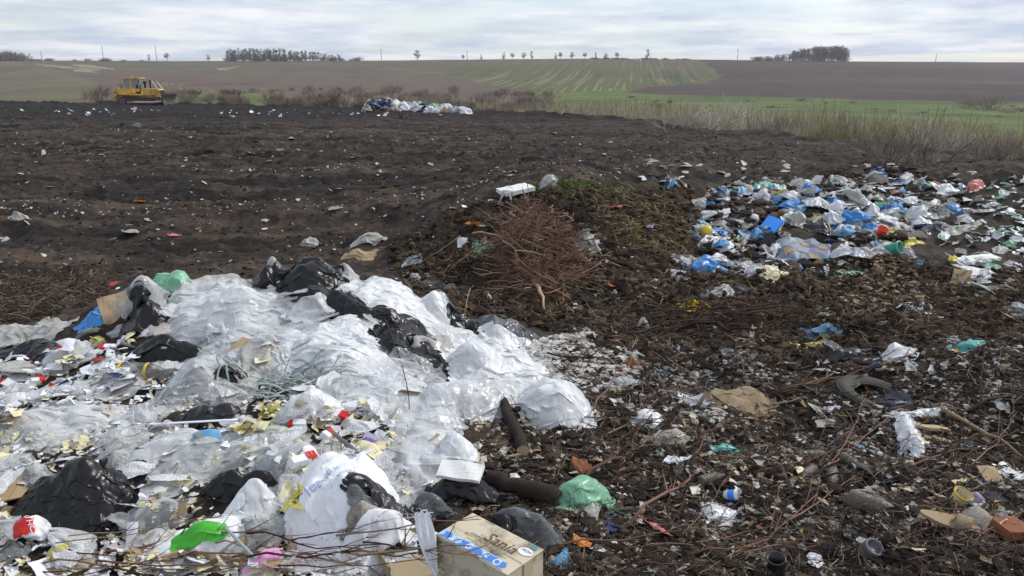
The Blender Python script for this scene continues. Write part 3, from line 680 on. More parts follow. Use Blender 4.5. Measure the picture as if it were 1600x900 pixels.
bag('plastic_bag', 'pale mint film bulging behind the puffed clear bag', 'plastic bag', (240,440), (292,436), 26, 'mint', .10)
bag('plastic_bag', 'puffed clear bag standing at the rear left corner of the heap', 'plastic bag', (202,470), (252,468), 84, 'clear2', .26, 1.2)
bag('plastic_film', 'white film rumpled behind the big central sheet', 'plastic film', (262,478), (402,462), 70, 'milky', .10)
bag('plastic_bag', 'charcoal bag left of the twig heap, upper one of two', 'bin bag', (672,448), (722,452), 46, 'charcoal', .10)
bag('plastic_bag', 'slate coloured bag left of the twig heap, lower one of two', 'bin bag', (668,480), (722,496), 56, 'charcoal', .14, 1.12)
bag('plastic_bag', 'shiny black bag crumpled below the twig heap', 'bin bag', (716,508), (790,522), 44, 'black', .10)
bag('plastic_bag', 'smoky grey see-through bag below the twig heap', 'plastic bag', (752,500), (828,520), 54, 'smoke', .14)
bag('plastic_film', 'large bright white sheet sweeping down the right rear of the heap', 'plastic film', (525,445), (692,515), 92, 'white', .12, 1.14, corner=.1)
bag('plastic_bag', 'small clear bag tip showing right of the crest', 'plastic bag', (530,430), (556,428), 32, 'clear2', .09)
bag('plastic_film', 'huge milky film sheet covering the middle of the heap', 'plastic film', (335,462), (590,592), 150, 'milky', .15, 1.17, corner=.2, res=2.7)
bag('plastic_film', 'wide white film bulging left of the crest', 'plastic film', (262,505), (420,470), 74, 'milky', .13, 1.18)
bag('plastic_film', 'white folded film lying against the long black bag', 'plastic film', (470,520), (640,575), 120, 'white', .12, 1.17, corner=.2)
bag('plastic_bag', 'crinkled clear bag wedged left of the torn black crest bag', 'plastic bag', (412,432), (446,428), 74, 'clear2', .16)
bag('plastic_bag', 'torn black bag crowning the crest of the heap', 'bin bag', (440,428), (535,432), 62, 'black', .14, 1.2)
bag('plastic_bag', 'narrow black bag hanging at the left end of the crest', 'bin bag', (404,446), (420,412), 26, 'black', .10)
bag('plastic_bag', 'black plastic strip slanting down from the crest', 'bin bag', (470,456), (560,484), 50, 'black', .10, 1.25)
bag('plastic_bag', 'thin black plastic tail joining the crest to the lower black bag', 'bin bag', (540,480), (622,492), 24, 'black', .05, 1.25)
bag('plastic_bag', 'long wrinkled black bag running down the right flank', 'bin bag', (598,508), (738,580), 78, 'black', .12, 1.28)
bag('plastic_bag', 'translucent charcoal bag at the foot of the long black bag', 'bin bag', (706,575), (790,578), 50, 'charcoal', .12, 1.2)
bag('plastic_film', 'white twisted sheet stretched over the dark gap on the right', 'plastic film', (692,538), (852,578), 44, 'white', .09, 1.2)
bag('plastic_bag', 'plump white bag lying on bare soil at the right foot of the heap', 'plastic bag', (812,618), (925,642), 92, 'white', .20, 1.14, lump=.12, tails=1.05)
bag('plastic_film', 'clear film holding a yellow scrap beside the vine stem', 'plastic film', (596,560), (680,600), 66, 'clear', .10)
bag('plastic_film', 'soft white film crumpled low in the middle of the heap', 'plastic film', (520,590), (680,640), 80, 'milky', .10, 1.25)
bag('plastic_bag', 'rounded white bag with folded ears on the lower right flank', 'plastic bag', (670,630), (800,612), 74, 'milky', .18, 1.17)
# left part, rear to front
bag('plastic_bag', 'long black bag sagging over papers at the left edge', 'bin bag', (-20,548), (100,536), 40, 'black', .10, 1.22)
bag('plastic_bag', 'glossy black bag with a twisted neck beside the tan flap', 'bin bag', (196,508), (256,500), 58, 'black', .16, 1.25)
bag('plastic_film', 'thin clear film behind the broad black bag', 'plastic film', (258,528), (330,512), 30, 'clear', .06)
bag('plastic_bag', 'broad black bag lying across the left middle of the heap', 'bin bag', (202,556), (322,546), 50, 'black', .15, 1.22)
bag('plastic_bag', 'grey-beige filled bag among the white papers', 'plastic bag', (84,562), (128,560), 50, 'dusty', .12, 1.12)
bag('plastic_bag', 'pale frosted bag in front of the small yellow film', 'plastic bag', (136,590), (206,572), 54, 'clear2', .11)
bag('plastic_film', 'cloudy film sheet stretched over papers on the left', 'plastic film', (60,612), (230,600), 60, 'milky', .08, 1.2)
bag('plastic_bag', 'inflated clear bag with folded corners in front of the broad black bag', 'plastic bag', (252,612), (388,590), 108, 'clear', .20, 1.15)
bag('plastic_bag', 'small black bag peeping beside the strapping tangle', 'bin bag', (338,584), (380,594), 36, 'black', .08, 1.25)
bag('plastic_film', 'large square of clear film on the left slope', 'plastic film', (72,662), (190,650), 100, 'milky', .10, 1.15)
bag('plastic_film', 'clear film hanging right of the square sheet', 'plastic film', (176,655), (250,650), 76, 'clear2', .08)
bag('plastic_bag', 'beige bag of rubbish at the left edge of the heap', 'plastic bag', (-15,672), (70,660), 66, 'dusty', .13)
bag('plastic_bag', 'white lumpy bag left of the reddish packets', 'plastic bag', (440,650), (540,628), 62, 'white', .12, 1.2)
bag('plastic_film', 'hazy film lump in front of the strapping tangle', 'plastic film', (372,664), (470,690), 60, 'clear2', .09)
bag('plastic_bag', 'black bag lying under the white strap in the middle', 'bin bag', (284,652), (380,648), 40, 'charcoal', .10, 1.22)
bag('plastic_film', 'broad hazy film running diagonally in the lower middle', 'plastic film', (180,790), (345,680), 110, 'milky', .10, 1.16, corner=.2)
bag('plastic_film', 'greyish clear film below the blue-white carton', 'plastic film', (300,705), (420,690), 62, 'clear2', .09)
bag('plastic_film', 'clear wrap lying beside the woven sack', 'plastic film', (400,730), (500,710), 60, 'clear2', .11)
bag('plastic_film', 'tall greyish white sheet draped down the right front', 'plastic film', (660,620), (672,770), 110, 'milky', .09, 1.10, corner=.6, lump=.1)
bag('plastic_bag', 'white crumpled bag hanging beside the tall sheet', 'plastic bag', (690,690), (748,714), 64, 'white', .12, 1.22)
bag('plastic_film', 'clear folded film under the rounded white bag', 'plastic film', (650,655), (720,660), 44, 'clear', .07, 1.3)
bag('plastic_bag', 'black bag with puckered folds above the printed carton', 'bin bag', (672,770), (788,780), 60, 'black', .13, 1.22)
bag('plastic_bag', 'smoky black and clear bag beside the torn sack', 'bin bag', (636,806), (706,800), 58, 'smoke', .12, 1.28)
bag('plastic_film', 'crinkled grey bubble wrap behind the printed carton', 'bubble wrap', (766,806), (878,848), 58, 'smoke', .13, 1.3)
bag('plastic_bag', 'black lump under the bubble wrap behind the printed carton', 'bin bag', (752,822), (800,830), 34, 'black', .07, 1.25)
bag('plastic_bag', 'big shiny black bag spread out at the lower left', 'bin bag', (22,790), (205,778), 132, 'black', .17, 1.34, corner=.55, lump=.5, res=2.3)
bag('plastic_bag', 'dull black bag between the hazy film and the white bag', 'bin bag', (318,764), (440,758), 64, 'black', .14, 1.15)
bag('plastic_bag', 'white knotted bag in front of the dull black bag', 'plastic bag', (356,806), (440,784), 72, 'white', .12, 1.2)
bag('plastic_film', 'clear film rumpled left of the green bag tray', 'plastic film', (196,822), (290,800), 60, 'clear', .09, 1.25)
bag('plastic_film', 'clear film twisted low beside the torn sack', 'plastic film', (430,830), (500,812), 46, 'clear', .08, 1.3)
tray = bag('plastic_bag', 'white carrier bag laid flat with a bright green bag on it', 'plastic bag', (230,866), (376,826), 76, 'weave', .07, 1.10, corner=.8)
bag('plastic_bag', 'bright green bag lying on the flat white carrier bag', 'plastic bag', (266,846), (350,824), 30, 'green', .03, 1.22)
cb = bag('carrier_bag', 'white carrier bag with a red print and white letters at the lower left', 'plastic bag', (6,850), (80,838), 84, 'white', .15, 1.14)
rv, rf = [], []
for i in range(11):
    for j in range(9): rv.append((-.5+i/10, -.5+j/8+.05*math.sin(i*2), 0))
rf = [(i*9+j, (i+1)*9+j, (i+1)*9+j+1, i*9+j+1) for i in range(10) for j in range(8)]
on_sheet(cb, np.array(rv)*np.array((.12, .085, 1)), rf, 'red_print', 'redink', .52, .36, 1, 1, .1)
V, Fc = text_mesh('THC', .045, 0, 1); on_sheet(cb, V, Fc, 'printed_letters', 'whiteink', .62, .36, 1, 1, -1.35, .008)
sack = bag('woven_sack', 'big torn white woven sack with faded blue lettering and frayed edges', 'sack', (520,705), (560,895), 190, 'weave', .16, 1.12, corner=.7, lump=.35, tails=1.0, res=2.6)
# ------------------------------------------------------------------ lettering and contents of the woven sack, black sheets for its dark holes
V, Fc = text_mesh('legend.k', .075, 0, 1); on_sheet(sack, V, Fc, 'printed_lettering', 'bluegreyink', .50, .36, 1, 1, R(122), .006)
V, Fc = text_mesh('lindik', .066, 0, 1); on_sheet(sack, V, Fc, 'printed_lettering', 'bluegreyink', .56, .52, 1, 1, R(122), .006)
def fibres(W, n, seed, c, band=.12):
    rg = np.random.default_rng(seed); mb = MB(); a, b = W.shape[:2]
    for k in range(n):
        e = rg.integers(4); u = rg.uniform(0, 1); v = rg.uniform(0, band)
        i, j = ((u, v), (u, 1-v), (v, u), (1-v, u))[e] if k % 3 else (rg.uniform(.4, .95), rg.uniform(.3, .9))
        p = W[int(i*(a-1)), int(j*(b-1))]-c; d = rg.normal(0, 1, 3); d[2] = abs(d[2])*.35; d /= np.linalg.norm(d); L = rg.uniform(.02, .075); s_ = np.linspace(0, 1, 4)[:, None]
        mb.tube(p+s_*d*L+s_**2*rg.normal(0, .015, 3)-np.array((0, 0, .02))*s_**2+(0, 0, .004), np.full(4, .0011), 3, False)
    return mb
stuff(link('frayed_fibres', fibres(sack[1], 420, 5, sack[2]).mesh('frayed_fibres', M['paper']), sack[0]))
bag('plastic_bag', 'black film laid on the woven sack as the dark hollow of its upper tear', 'bin bag', (540,752), (600,772), 34, 'black', .04, 1.25)  # black sheet on top stands in for the shaded hollow of the tear
bag('plastic_bag', 'charcoal film bunched in the middle of the torn sack as its dark hollow', 'bin bag', (588,778), (646,806), 44, 'charcoal', .05, 1.25)  # shade inside the open sack given as a near-black sheet
bag('plastic_film', 'grey film folded over the upper tear of the sack', 'plastic film', (545,775), (575,790), 24, 'smoke', .04, 1.2)
bag('paper_wad', 'beige wad of crumpled paper spilling from the torn sack', 'paper', (545,822), (612,812), 58, 'greycloth', .08, 1.35)
bag('plastic_bag', 'black film lump standing in for the dark hole below the beige paper wad of the sack', 'bin bag', (596,842), (640,830), 26, 'black', .04, 1.25)  # shaded hole under the wad, made as a black lump
bag('woven_strip', 'white frayed strip of sack curving along the bottom edge', 'sack', (520,872), (660,832), 26, 'weave', .05, 1.25)

# ------------------------------------------------------------------ printed carton and its neighbours
def onplane(px, py, z):
    dx, dy, dz = cray(px, py); tt = (z-H)/dz; return np.array((tt*dx, tt*dy, z))
ZT = .47
A, B_, C_, D_ = (onplane(*p, ZT) for p in ((682,837), (741,805), (829,866), (793,900)))
ux = (D_-A)/np.linalg.norm(D_-A); Lx = np.linalg.norm(D_-A); Wy = np.linalg.norm(B_-A); rz = math.atan2(ux[1], ux[0]); Hb = .27
ctn = empty('printed_carton', 'beige printed carton with brown lettering and a blue patterned band', 'box', (A+ux*Lx/2+np.array((-ux[1], ux[0], 0))*Wy/2)*np.array((1, 1, 0))+np.array((0, 0, ZT-Hb)), rz)
mb = MB(); th = .005
mb.box((0, -Wy/2+th/2, Hb/2), (Lx, th, Hb)); mb.box((0, Wy/2-th/2, Hb/2), (Lx, th, Hb)); mb.box((-Lx/2+th/2, 0, Hb/2), (th, Wy-2*th, Hb)); mb.box((Lx/2-th/2, 0, Hb/2), (th, Wy-2*th, Hb)); mb.box((0, 0, th/2), (Lx-2*th, Wy-2*th, th))
link('body', mb.mesh('body', M['boxcard']), ctn)
lid = link('lid', MB().box((0, 0, Hb+.003), (Lx+.004, Wy+.004, .006)).mesh('lid', M['boxcard']), ctn); zt = Hb+.0085
for s_ in (-1, 1): link('packing_tape', MB().box((s_*(Lx/2+.0035), .01, Hb-.03), (.0012, .05, .07)).mesh('packing_tape', M['beigeplastic']), ctn)
bv = lid.modifiers.new('bevel', 'BEVEL'); bv.width = .0015; bv.segments = 2
def decal(name, V, Fc, m, parent=ctn): return link(name, MB().add(V, Fc).mesh(name, M[m]), parent)
def poly2(pts, z): return [(x, y, z) for x, y in pts], [tuple(range(len(pts)))]
V, Fc = text_mesh('Sania', .078, .18); V += (.045, .022, zt); decal('printed_name', V, Fc, 'brownink')
V, Fc = text_mesh('KOTTON', .022, 0); V += (-.065, -.018, zt); decal('printed_subtitle', V, Fc, 'greyink')
mb = MB()
for (x, y, l, h_) in ((-.02,-.002,.15,.003), (.05,-.030,.09,.0025), (.075,-.040,.07,.002), (.13,-.020,.12,.0025), (-.06,-.038,.05,.002), (.10,-.034,.05,.002)):
    mb.add(*poly2([(x-l/2, y-h_/2), (x+l/2, y-h_/2), (x+l/2, y+h_/2), (x-l/2, y+h_/2)], zt))
link('printed_rules', mb.mesh('printed_rules', M['greyink']), ctn)
an = np.linspace(0, 2*np.pi, 25)[:-1]
decal('emblem', *poly2([(.152+.033*math.cos(a), .044+.024*math.sin(a)) for a in an], zt), 'whiteink')
V, Fc = text_mesh('MON', .02, .2); V += (.152, .048, zt+.0012); decal('emblem_lettering', V, Fc, 'navy')
decal('blue_patch', *poly2([(.147,.074), (.176,.074), (.172,.094), (.143,.094)], zt), 'tealink')
bandm = MB()
def stripe(pts, m): bandm.add(*poly2(pts, zt+.0006*(m+1)), m)
y0 = -Wy/2+.004
stripe([(-Lx/2+.004, y0), (Lx/2-.03, y0), (Lx/2-.05, y0+.045), (-Lx/2+.004, y0+.045)], 0)
for (x, w_) in ((-.155,.045), (-.06,.05), (.0,.07), (.085,.07), (.14,.03)):
    stripe([(x-w_/2, y0+.002), (x+w_*.35, y0+.004), (x+w_*.6, y0+.022), (x+w_*.2, y0+.042), (x-w_*.5, y0+.036), (x-w_*.2, y0+.018)], 1)
def ring(cx, cy, r, w_, t0, t1, m):
    aa = np.linspace(t0, t1, 16); V = [(cx+(r+w_*k)*math.cos(a), cy+(r+w_*k)*math.sin(a), zt+.0018) for a in aa for k in (0, 1)]
    bandm.add(V, [(2*i, 2*i+1, 2*i+3, 2*i+2) for i in range(15)], m)
for cx, m in ((.055, 2), (.06, 1), (-.105, 2), (-.03, 2), (.115, 2)): ring(cx, y0+.022, .012, .005, .4, 5.2, m)
link('patterned_band', bandm.mesh('patterned_band', [M['paleink'], M['blueink'], M['whiteink']]), ctn)
orn = MB(); rg = np.random.default_rng(4)
for k in range(16):
    cx, cy, r = rg.uniform(-.17, .17), rg.uniform(-.01, .09), rg.uniform(.008, .016)
    aa = np.linspace(0, 5.0, 12)+rg.uniform(0, 6); V = [(cx+(r*(1-.06*i)+.003*k2)*math.cos(a), cy+(r*(1-.06*i)+.003*k2)*math.sin(a), zt-.0012) for i, a in enumerate(aa) for k2 in (0, 1)]
    orn.add(V, [(2*i, 2*i+1, 2*i+3, 2*i+2) for i in range(11)])
link('swirl_print', orn.mesh('swirl_print', M['palegreyink']), ctn)
raise_support(np.array([A*(1-s)*(1-q)+D_*s*(1-q)+B_*(1-s)*q+C_*s*q for s in np.linspace(0, 1, 20) for q in np.linspace(0, 1, 12)]))
# frayed white rag hanging over the carton corner
n = 22; s_ = np.linspace(0, 1, n)[:, None]; q_ = np.linspace(-1, 1, 9)[None, :]
base = A+np.array((-.012, -.012, .03)); out = np.array((-.35, -.75, 0)); out /= np.linalg.norm(out)
wv = .028*(1+.5*np.sin(s_*7))*(1-.45*s_)
rx = base[0]-.05*(1-s_)**3+.05*s_**2+wv*q_+out[0]*.03*np.sin(s_*2.2); ry = base[1]+.06*(1-s_)**3-.08*s_-.012*np.abs(np.sin(q_*4+s_*5)); rzv = base[2]+.05*(1-s_)**2-.23*s_+.006*np.sin(q_*9+s_*4)
W = np.stack(np.broadcast_arrays(rx, ry, rzv), -1); c = W.mean((0, 1))
rag = tag(link('frayed_rag', grid_mesh('frayed_rag', W-c, M['paper']), None, c), 'white frayed rag hanging over the corner of the printed carton', 'rag')
stuff(link('loose_threads', fibres(W, 70, 9, c, .1).mesh('loose_threads', M['paper']), rag))
def slab(name, label, cat, p, w, d, t_, rz, tilt, mt, bend=.0, group=None, dz=0., grow=True):
    q = hit(*p) if len(p) == 2 else np.array(p); n_, m_ = 9, 6; V = []; 
    X_ = np.linspace(-.5, .5, n_)*w; Y_ = np.linspace(-.5, .5, m_)*d
    for z in (0, t_):
        for x in X_:
            for y in Y_: V.append((x, y, z+bend*w*(math.cos(x/w*3)-.6)+.004*math.sin(x*40+y*30)))
    N_ = n_*m_; Fq = []
    for i in range(n_-1):
        for j in range(m_-1):
            a = i*m_+j; Fq += [(a, a+1, a+m_+1, a+m_), (a+N_, a+m_+N_, a+m_+1+N_, a+1+N_)]
    for i in range(n_-1): a = i*m_; b = a+m_-1; Fq += [(a, a+m_, a+m_+N_, a+N_), (b, b+N_, b+m_+N_, b+m_)]
    for j in range(m_-1): a = j; b = (n_-1)*m_+j; Fq += [(a, a+N_, a+1+N_, a+1), (b, b+1, b+1+N_, b+N_)]
    o = link(name, MB().add(V, Fq).mesh(name, M[mt]), None, q+np.array((0, 0, dz)), (tilt[0], tilt[1], rz)); tag(o, label, cat, group)
    if grow:
        Rm = np.array(Euler((tilt[0], tilt[1], rz)).to_matrix()); P = np.array([(x, y, t_) for x in np.linspace(-.5, .5, 14)*w for y in np.linspace(-.5, .5, 14)*d]) @ Rm.T+q+np.array((0, 0, dz)); raise_support(P)
    return o
# open carton left of the printed one
oc = hit(642, 880); oce = empty('open_carton', 'open brown carton with raised flap left of the printed carton', 'box', (oc[0], oc[1], oc[2]-.04), .5)
for nm, c_, d_, r_ in (('side_panel', (0, .10, .06), (.26, .005, .16), None), ('side_panel', (-.13, 0, .05), (.005, .20, .14), None), ('side_panel', (.13, 0, .05), (.005, .20, .14), None), ('front_flap', (0, -.15, .10), (.26, .13, .005), (.5, 0, 0)), ('floor_panel', (0, 0, .0), (.26, .2, .005), None)):
    link(nm, MB().box(c_, d_, r_).mesh(nm, M['boxinside']), oce)
slab('cardboard_sheet', 'large soiled cardboard sheet leaning at the left edge', 'cardboard', (8,772), .30, .20, .008, .9, (.35, .1), 'card', .05, dz=.03)
slab('cardboard_sheet', 'dark soggy cardboard under the large leaning sheet', 'cardboard', (6,812), .26, .14, .012, .7, (.3, .2), 'carddark', .05)
slab('cardboard_flap', 'tan cardboard flap with a slot beside the blue bag', 'cardboard', (182,492), .22, .26, .006, .5, (.75, -.2), 'card', .02, dz=.05)
slab('cardboard_piece', 'small torn tan cardboard right of the black twisted bag', 'cardboard', (255,520), .11, .12, .006, .3, (.6, .1), 'card', .03, dz=.02)
cf = slab('cardboard_flap', 'tan cardboard with two dark printed marks under the central sheet', 'cardboard', (393,553), .30, .17, .006, -.45, (.4, .1), 'card', .02, dz=.03)
V, Fc = text_mesh('OR', .055); link('printed_marks', MB().add(V+np.array((.06, .02, .011)), Fc).mesh('printed_marks', M['greyink']), cf)
slab('cardboard_strip', 'narrow cardboard strip under the white knotted bag', 'cardboard', (405,846), .17, .05, .006, -.05, (.5, 0), 'card', .01, dz=.01)
slab('cardboard_piece', 'upright scrap of cardboard above the flat white carrier bag', 'cardboard', (286,806), .04, .06, .005, 0., (1., 0), 'card', 0, dz=.03)
slab('foam_board', 'rounded white foam panel behind the black puckered bag', 'foam board', (720,742), .22, .11, .02, -.25, (.35, 0), 'foam', .02, dz=.01)
slab('carton_blank', 'pale blue and white folded carton near the black bag under the strap', 'carton', (325,688), .13, .09, .02, .5, (.3, .1), 'lightblue', .05, dz=.01)
slab('paper_sheet', 'white folded letter standing left of the green bag tray', 'paper', (208,848), .05, .12, .003, .2, (.9, 0), 'paper', .05, dz=.03)
slab('paper_sheet', 'white rectangular envelope lying on the papers at far left', 'paper', (26,628), .17, .12, .004, .4, (.35, .05), 'paper', .03, dz=.01)
slab('paper_sheet', 'white long envelope above the rectangular one', 'paper', (40,592), .22, .10, .004, .35, (.35, .1), 'paper', .06, dz=.01)
slab('paper_sheet', 'small white card pinned on the hazy film near the square sheet', 'paper', (222,672), .06, .05, .003, .5, (.4, 0), 'paper', .0, dz=.01)
slab('paper_sheet', 'white card lying on the clear bottle', 'paper', (192,590), .10, .035, .004, .1, (.4, 0), 'paper', .04, dz=.05)
# reddish packets
def packet(label, p, w, d, rz, red):
    e = empty('printed_packet', label, 'packet', hit(*p)+np.array((0, 0, .006)), rz)
    link('wrapper', MB().box((0, 0, .02), (w, d, .035), (.3, .1, 0), 0, .8).mesh('wrapper', M['paper']), e)
    link('red_band', MB().box((red*w*.5, 0, .02), (w*.5, d*1.02, .038), (.3, .1, 0), 0, .8).mesh('red_band', M['redink']), e)
packet('white packet with a red end beside the white lumpy bag', (468,670), .085, .06, .2, -1)
packet('white packet with a red corner above the woven sack', (512,688), .05, .07, 1., 1)
packet('white and red packet leaning on the left side of the woven sack', (470,728), .12, .06, .75, 1)
packet('red packet among the papers at far left', (14,606), .09, .07, -.4, -1)
packet('red packet half hidden by the white envelope', (58,602), .07, .05, .5, 1)
packet('white and red packet in front of the tan flap', (172,548), .09, .05, .3, -1)
packet('flattened white and red packet at the middle right', (525,655), .10, .06, -.3, 1)
bag('plastic_film', 'violet film strip beside the tall greyish sheet', 'plastic film', (556,676), (600,706), 22, 'purple', .03, 1.15)
bag('paper_sheet', 'cream paper bundle below the violet film', 'paper', (560,690), (598,722), 30, 'cream', .04, 1.1)
bag('cloth', 'pink rag at the bottom edge beside the woven sack', 'rag', (376,902), (466,872), 52, 'pink', .08, 1.25)
bag('plastic_film', 'yellow film wad beside the red printed carrier bag', 'plastic film', (78,872), (116,850), 34, 'yellow', .05, 1.3)
bag('plastic_film', 'small yellow film by the red packets', 'plastic film', (148,530), (172,552), 22, 'yellow', .04, 1.3)
# clear bottle with yellow tape
def bottle_mesh(name, L, r, neck=.35, sides=14):
    prof = [(0, 0), (r*.8, 0), (r, r*.25), (r, L*.18), (r*.94, L*.2), (r, L*.22), (r, L*.40), (r*.95, L*.42), (r, L*.44), (r, L*.66), (r*.75, L*.80), (r*neck, L*.9), (r*neck, L)]
    return MB().lathe(prof, sides).mesh(name, M['bottle'], True)
BOT = bottle_mesh('bottle_body', 1., .17)
CAPM = MB().lathe([(0, 1.05), (.075, 1.05), (.075, .985), (.066, .985)], 12).mesh('bottle_cap', M['whiteink'], True)
def bottle(label, p, L, rz, mt='bottle', cap='whiteink', tilt=0., zs=1., dz=None):
    q = hit(*p); d_ = np.array((math.cos(rz), math.sin(rz), 0)); e = empty('plastic_bottle', label, 'bottle', q-d_*L/2+np.array((0, 0, L*.10 if dz is None else dz)))
    e.rotation_euler = Vector((d_[0], d_[1], tilt)).to_track_quat('Z', 'Y').to_euler(); e.scale = (L*zs, L*zs, L)
    setmat(link('bottle_body', BOT, e), M[mt])
    if cap: setmat(link('bottle_cap', CAPM, e), M[cap])
    return e
bt = bottle('clear tube-like bottle wrapped with yellow tape on the left slope', (226,588), .34, -.08, 'bottle', None, 0, 1.0)
for z0 in (.0, .55):
    link('yellow_tape', MB().lathe([(.176, z0+.02), (.18, z0+.05), (.176, z0+.08)], 14).mesh('yellow_tape', M['yellowplastic'], True), bt)
# strapping tangle
rg = np.random.default_rng(21); mb = MB(); c = hit(445, 612)
for k in range(95):
    p = c+np.array((rg.normal(0, .17), rg.normal(0, .11), rg.uniform(.0, .07))); a = rg.uniform(-.9, .9)+(np.pi if rg.random() < .5 else 0); L = rg.uniform(.12, .42); n = 12
    P = [p]; cur = rg.normal(0, 3.); pit = rg.normal(.25, .35)
    for i in range(n):
        a += cur*L/n; pit -= rg.uniform(.02, .13); P.append(P[-1]+L/n*np.array((math.cos(a)*math.cos(pit), math.sin(a)*math.cos(pit), math.sin(pit))))
    P = np.array(P); g0 = samp(P[:, 0], P[:, 1])+.004+.02*rg.random(); P[:, 2] = np.maximum(P[:, 2], g0)
    w_ = .0075; side = np.cross(np.gradient(P, axis=0), (0, 0, 1.)); side /= np.linalg.norm(side, axis=1)[:, None]+1e-9
    side = side*.8+np.array((0, 0, 1.))*rg.uniform(-.7, .7); V = np.stack([P-side*w_, P+side*w_], 1).reshape(-1, 3)
    mb.add(V, [(2*i, 2*i+1, 2*i+3, 2*i+2) for i in range(n)])
o = link('strapping_tangle', mb.mesh('strapping_tangle', M['strap'], True), None, (0, 0, 0)); so_ = o.modifiers.new('thickness', 'SOLIDIFY'); so_.thickness = .0012
tag(o, 'tangle of grey-green plastic packing straps on top of the white films', 'strapping')
def band(label, A, B, w_, mt, sag=.03):
    A, B = np.array(A), np.array(B); s = np.linspace(0, 1, 14)[:, None]; P = A+(B-A)*s; P[:, 2] = np.maximum(P[:, 2], samp(P[:, 0], P[:, 1])+.006)
    d = (B-A)[:2]; sd = np.array((-d[1], d[0], 0))/np.linalg.norm(d)*w_; V = np.stack([P-sd, P+sd+np.array((0, 0, w_*.6))], 1).reshape(-1, 3); c = P.mean(0)
    o = link('plastic_strap', MB().add(V-c, [(2*i, 2*i+1, 2*i+3, 2*i+2) for i in range(13)]).mesh('plastic_strap', M[mt], True), None, c)
    m_ = o.modifiers.new('thickness', 'SOLIDIFY'); m_.thickness = .0015; return tag(o, label, 'strap')
band('white strap lying across the middle of the heap', lift((225,668), .01), lift((372,664), .03), .008, 'paper')
band('pale strap at the foot of the pink rag', lift((330,880), .01), lift((400,835), .04), .007, 'strap')
band('grey strap crossing the twigs left of the pink rag', lift((352,838), .04), lift((400,880), .02), .007, 'strap')
band('slate strip slanting above the woven sack', lift((508,672), .02), lift((560,716), .02), .012, 'greyplastic')
# scattered paper of the heap, each piece a copy of a crumpled prototype
WL = [(-30,560),(90,540),(150,530),(240,525),(215,560),(200,600),(110,640),(30,660),(-40,650)]
bits(PAPER, 'crumpled_paper', 'crumpled white paper among the packets on the left shoulder of the heap', 'paper', 'white papers on the left shoulder of the heap', ['paper'], scatter(WL, 84, 1), 14, 34, 1., .4, 2, True)
bits(FLATP, 'paper_sheet', 'bent white paper sheet on the left shoulder of the heap', 'paper', 'bent sheets on the left shoulder of the heap', ['paper', 'paperdirt'], scatter(WL, 22, 11), 18, 38, 1., .45, 12, True)
bits(PAPER, 'crumpled_paper', 'small red wrapper among the white papers at left', 'wrapper', 'red wrappers at the left of the heap', ['red'], scatter(WL, 9, 3), 16, 28, 1., .4, 4)
bits(PAPER, 'crumpled_paper', 'pale yellow paper among the white papers at left', 'paper', 'yellow papers at the left of the heap', ['cream'], scatter(WL, 9, 5), 16, 34, 1., .4, 6)
bits(SCRAP, 'film_scrap', 'dark film scrap between the white papers at left', 'plastic scrap', 'dark scraps at the left of the heap', ['navy', 'black'], scatter(WL, 8, 7), 14, 34, 1., .3, 8)
YC = [(355,665),(375,650),(420,640),(440,650),(430,668),(370,682)]
bits(PAPER, 'crumpled_paper', 'pale yellow crumpled paper in front of the strapping tangle', 'paper', 'yellow papers in front of the straps', ['cream', 'yellow'], scatter(YC, 14, 9), 20, 40, 1., .4, 10, True)
bits(PAPER, 'crumpled_paper', 'pale yellow paper tucked into the strapping tangle', 'paper', 'yellow papers in the straps', ['cream'], [(388,590),(400,615),(410,566),(470,640),(372,622)], 24, 44, 1., .4, 13)
bits(PAPER, 'crumpled_paper', 'yellow crumpled paper at the left side of the woven sack', 'paper', 'yellow papers beside the woven sack', ['cream', 'yellow'], [(452,772),(462,784),(448,790),(470,765)], 26, 44, 1., .4, 15)
bits(PAPER, 'crumpled_paper', 'small printed paper scrap between the white lumpy bag and the tall sheet', 'paper', 'paper scraps in the middle of the heap', ['paper', 'cream', 'paperdirt'], scatter([(500,630),(560,628),(620,650),(600,700),(560,690),(505,680)], 30, 16), 14, 34, 1., .4, 17)
bits(PAPER, 'crumpled_paper', 'cream paper half buried at the left edge of the heap', 'paper', 'cream papers at the left edge', ['cream'], scatter([(-20,680),(40,690),(30,740),(-20,745)], 12, 18), 28, 60, .6, .3, 19, True)
BS = [(-20,868),(80,880),(200,860),(330,868),(420,845),(470,900),(-20,905)]
bits(PAPER, 'crumpled_paper', 'pale yellow paper under the brown twigs along the bottom edge', 'paper', 'yellow papers along the bottom edge', ['cream'], scatter(BS, 26, 20), 22, 56, .8, .3, 21)
bits(FLATP, 'paper_sheet', 'white paper sheet under the brown twigs along the bottom edge', 'paper', 'white papers along the bottom edge', ['paper', 'paperdirt'], scatter(BS, 20, 22), 26, 70, 1., .3, 23)
bits(PAPER, 'crumpled_paper', 'brown paper lump under the twigs along the bottom edge', 'paper', 'brown papers along the bottom edge', ['tan', 'carddark'], scatter(BS, 14, 24), 26, 60, .9, .3, 25)
HP = [(120,560),(420,480),(600,560),(700,640),(640,760),(480,700),(330,740),(200,820),(60,720)]
bits(SCRAP, 'film_scrap', 'small crinkled clear film scrap lying on the white heap', 'plastic scrap', 'clear film scraps on the white heap', ['clear', 'clear2', 'milky', 'white'], scatter(HP, 46, 26), 26, 62, 1., .35, 27)
bits(FLATP, 'paper_sheet', 'small white paper lying on the films of the heap', 'paper', 'papers on the films of the heap', ['paper', 'paper', 'cream', 'paperdirt'], scatter(HP, 26, 28), 12, 30, 1., .4, 29)
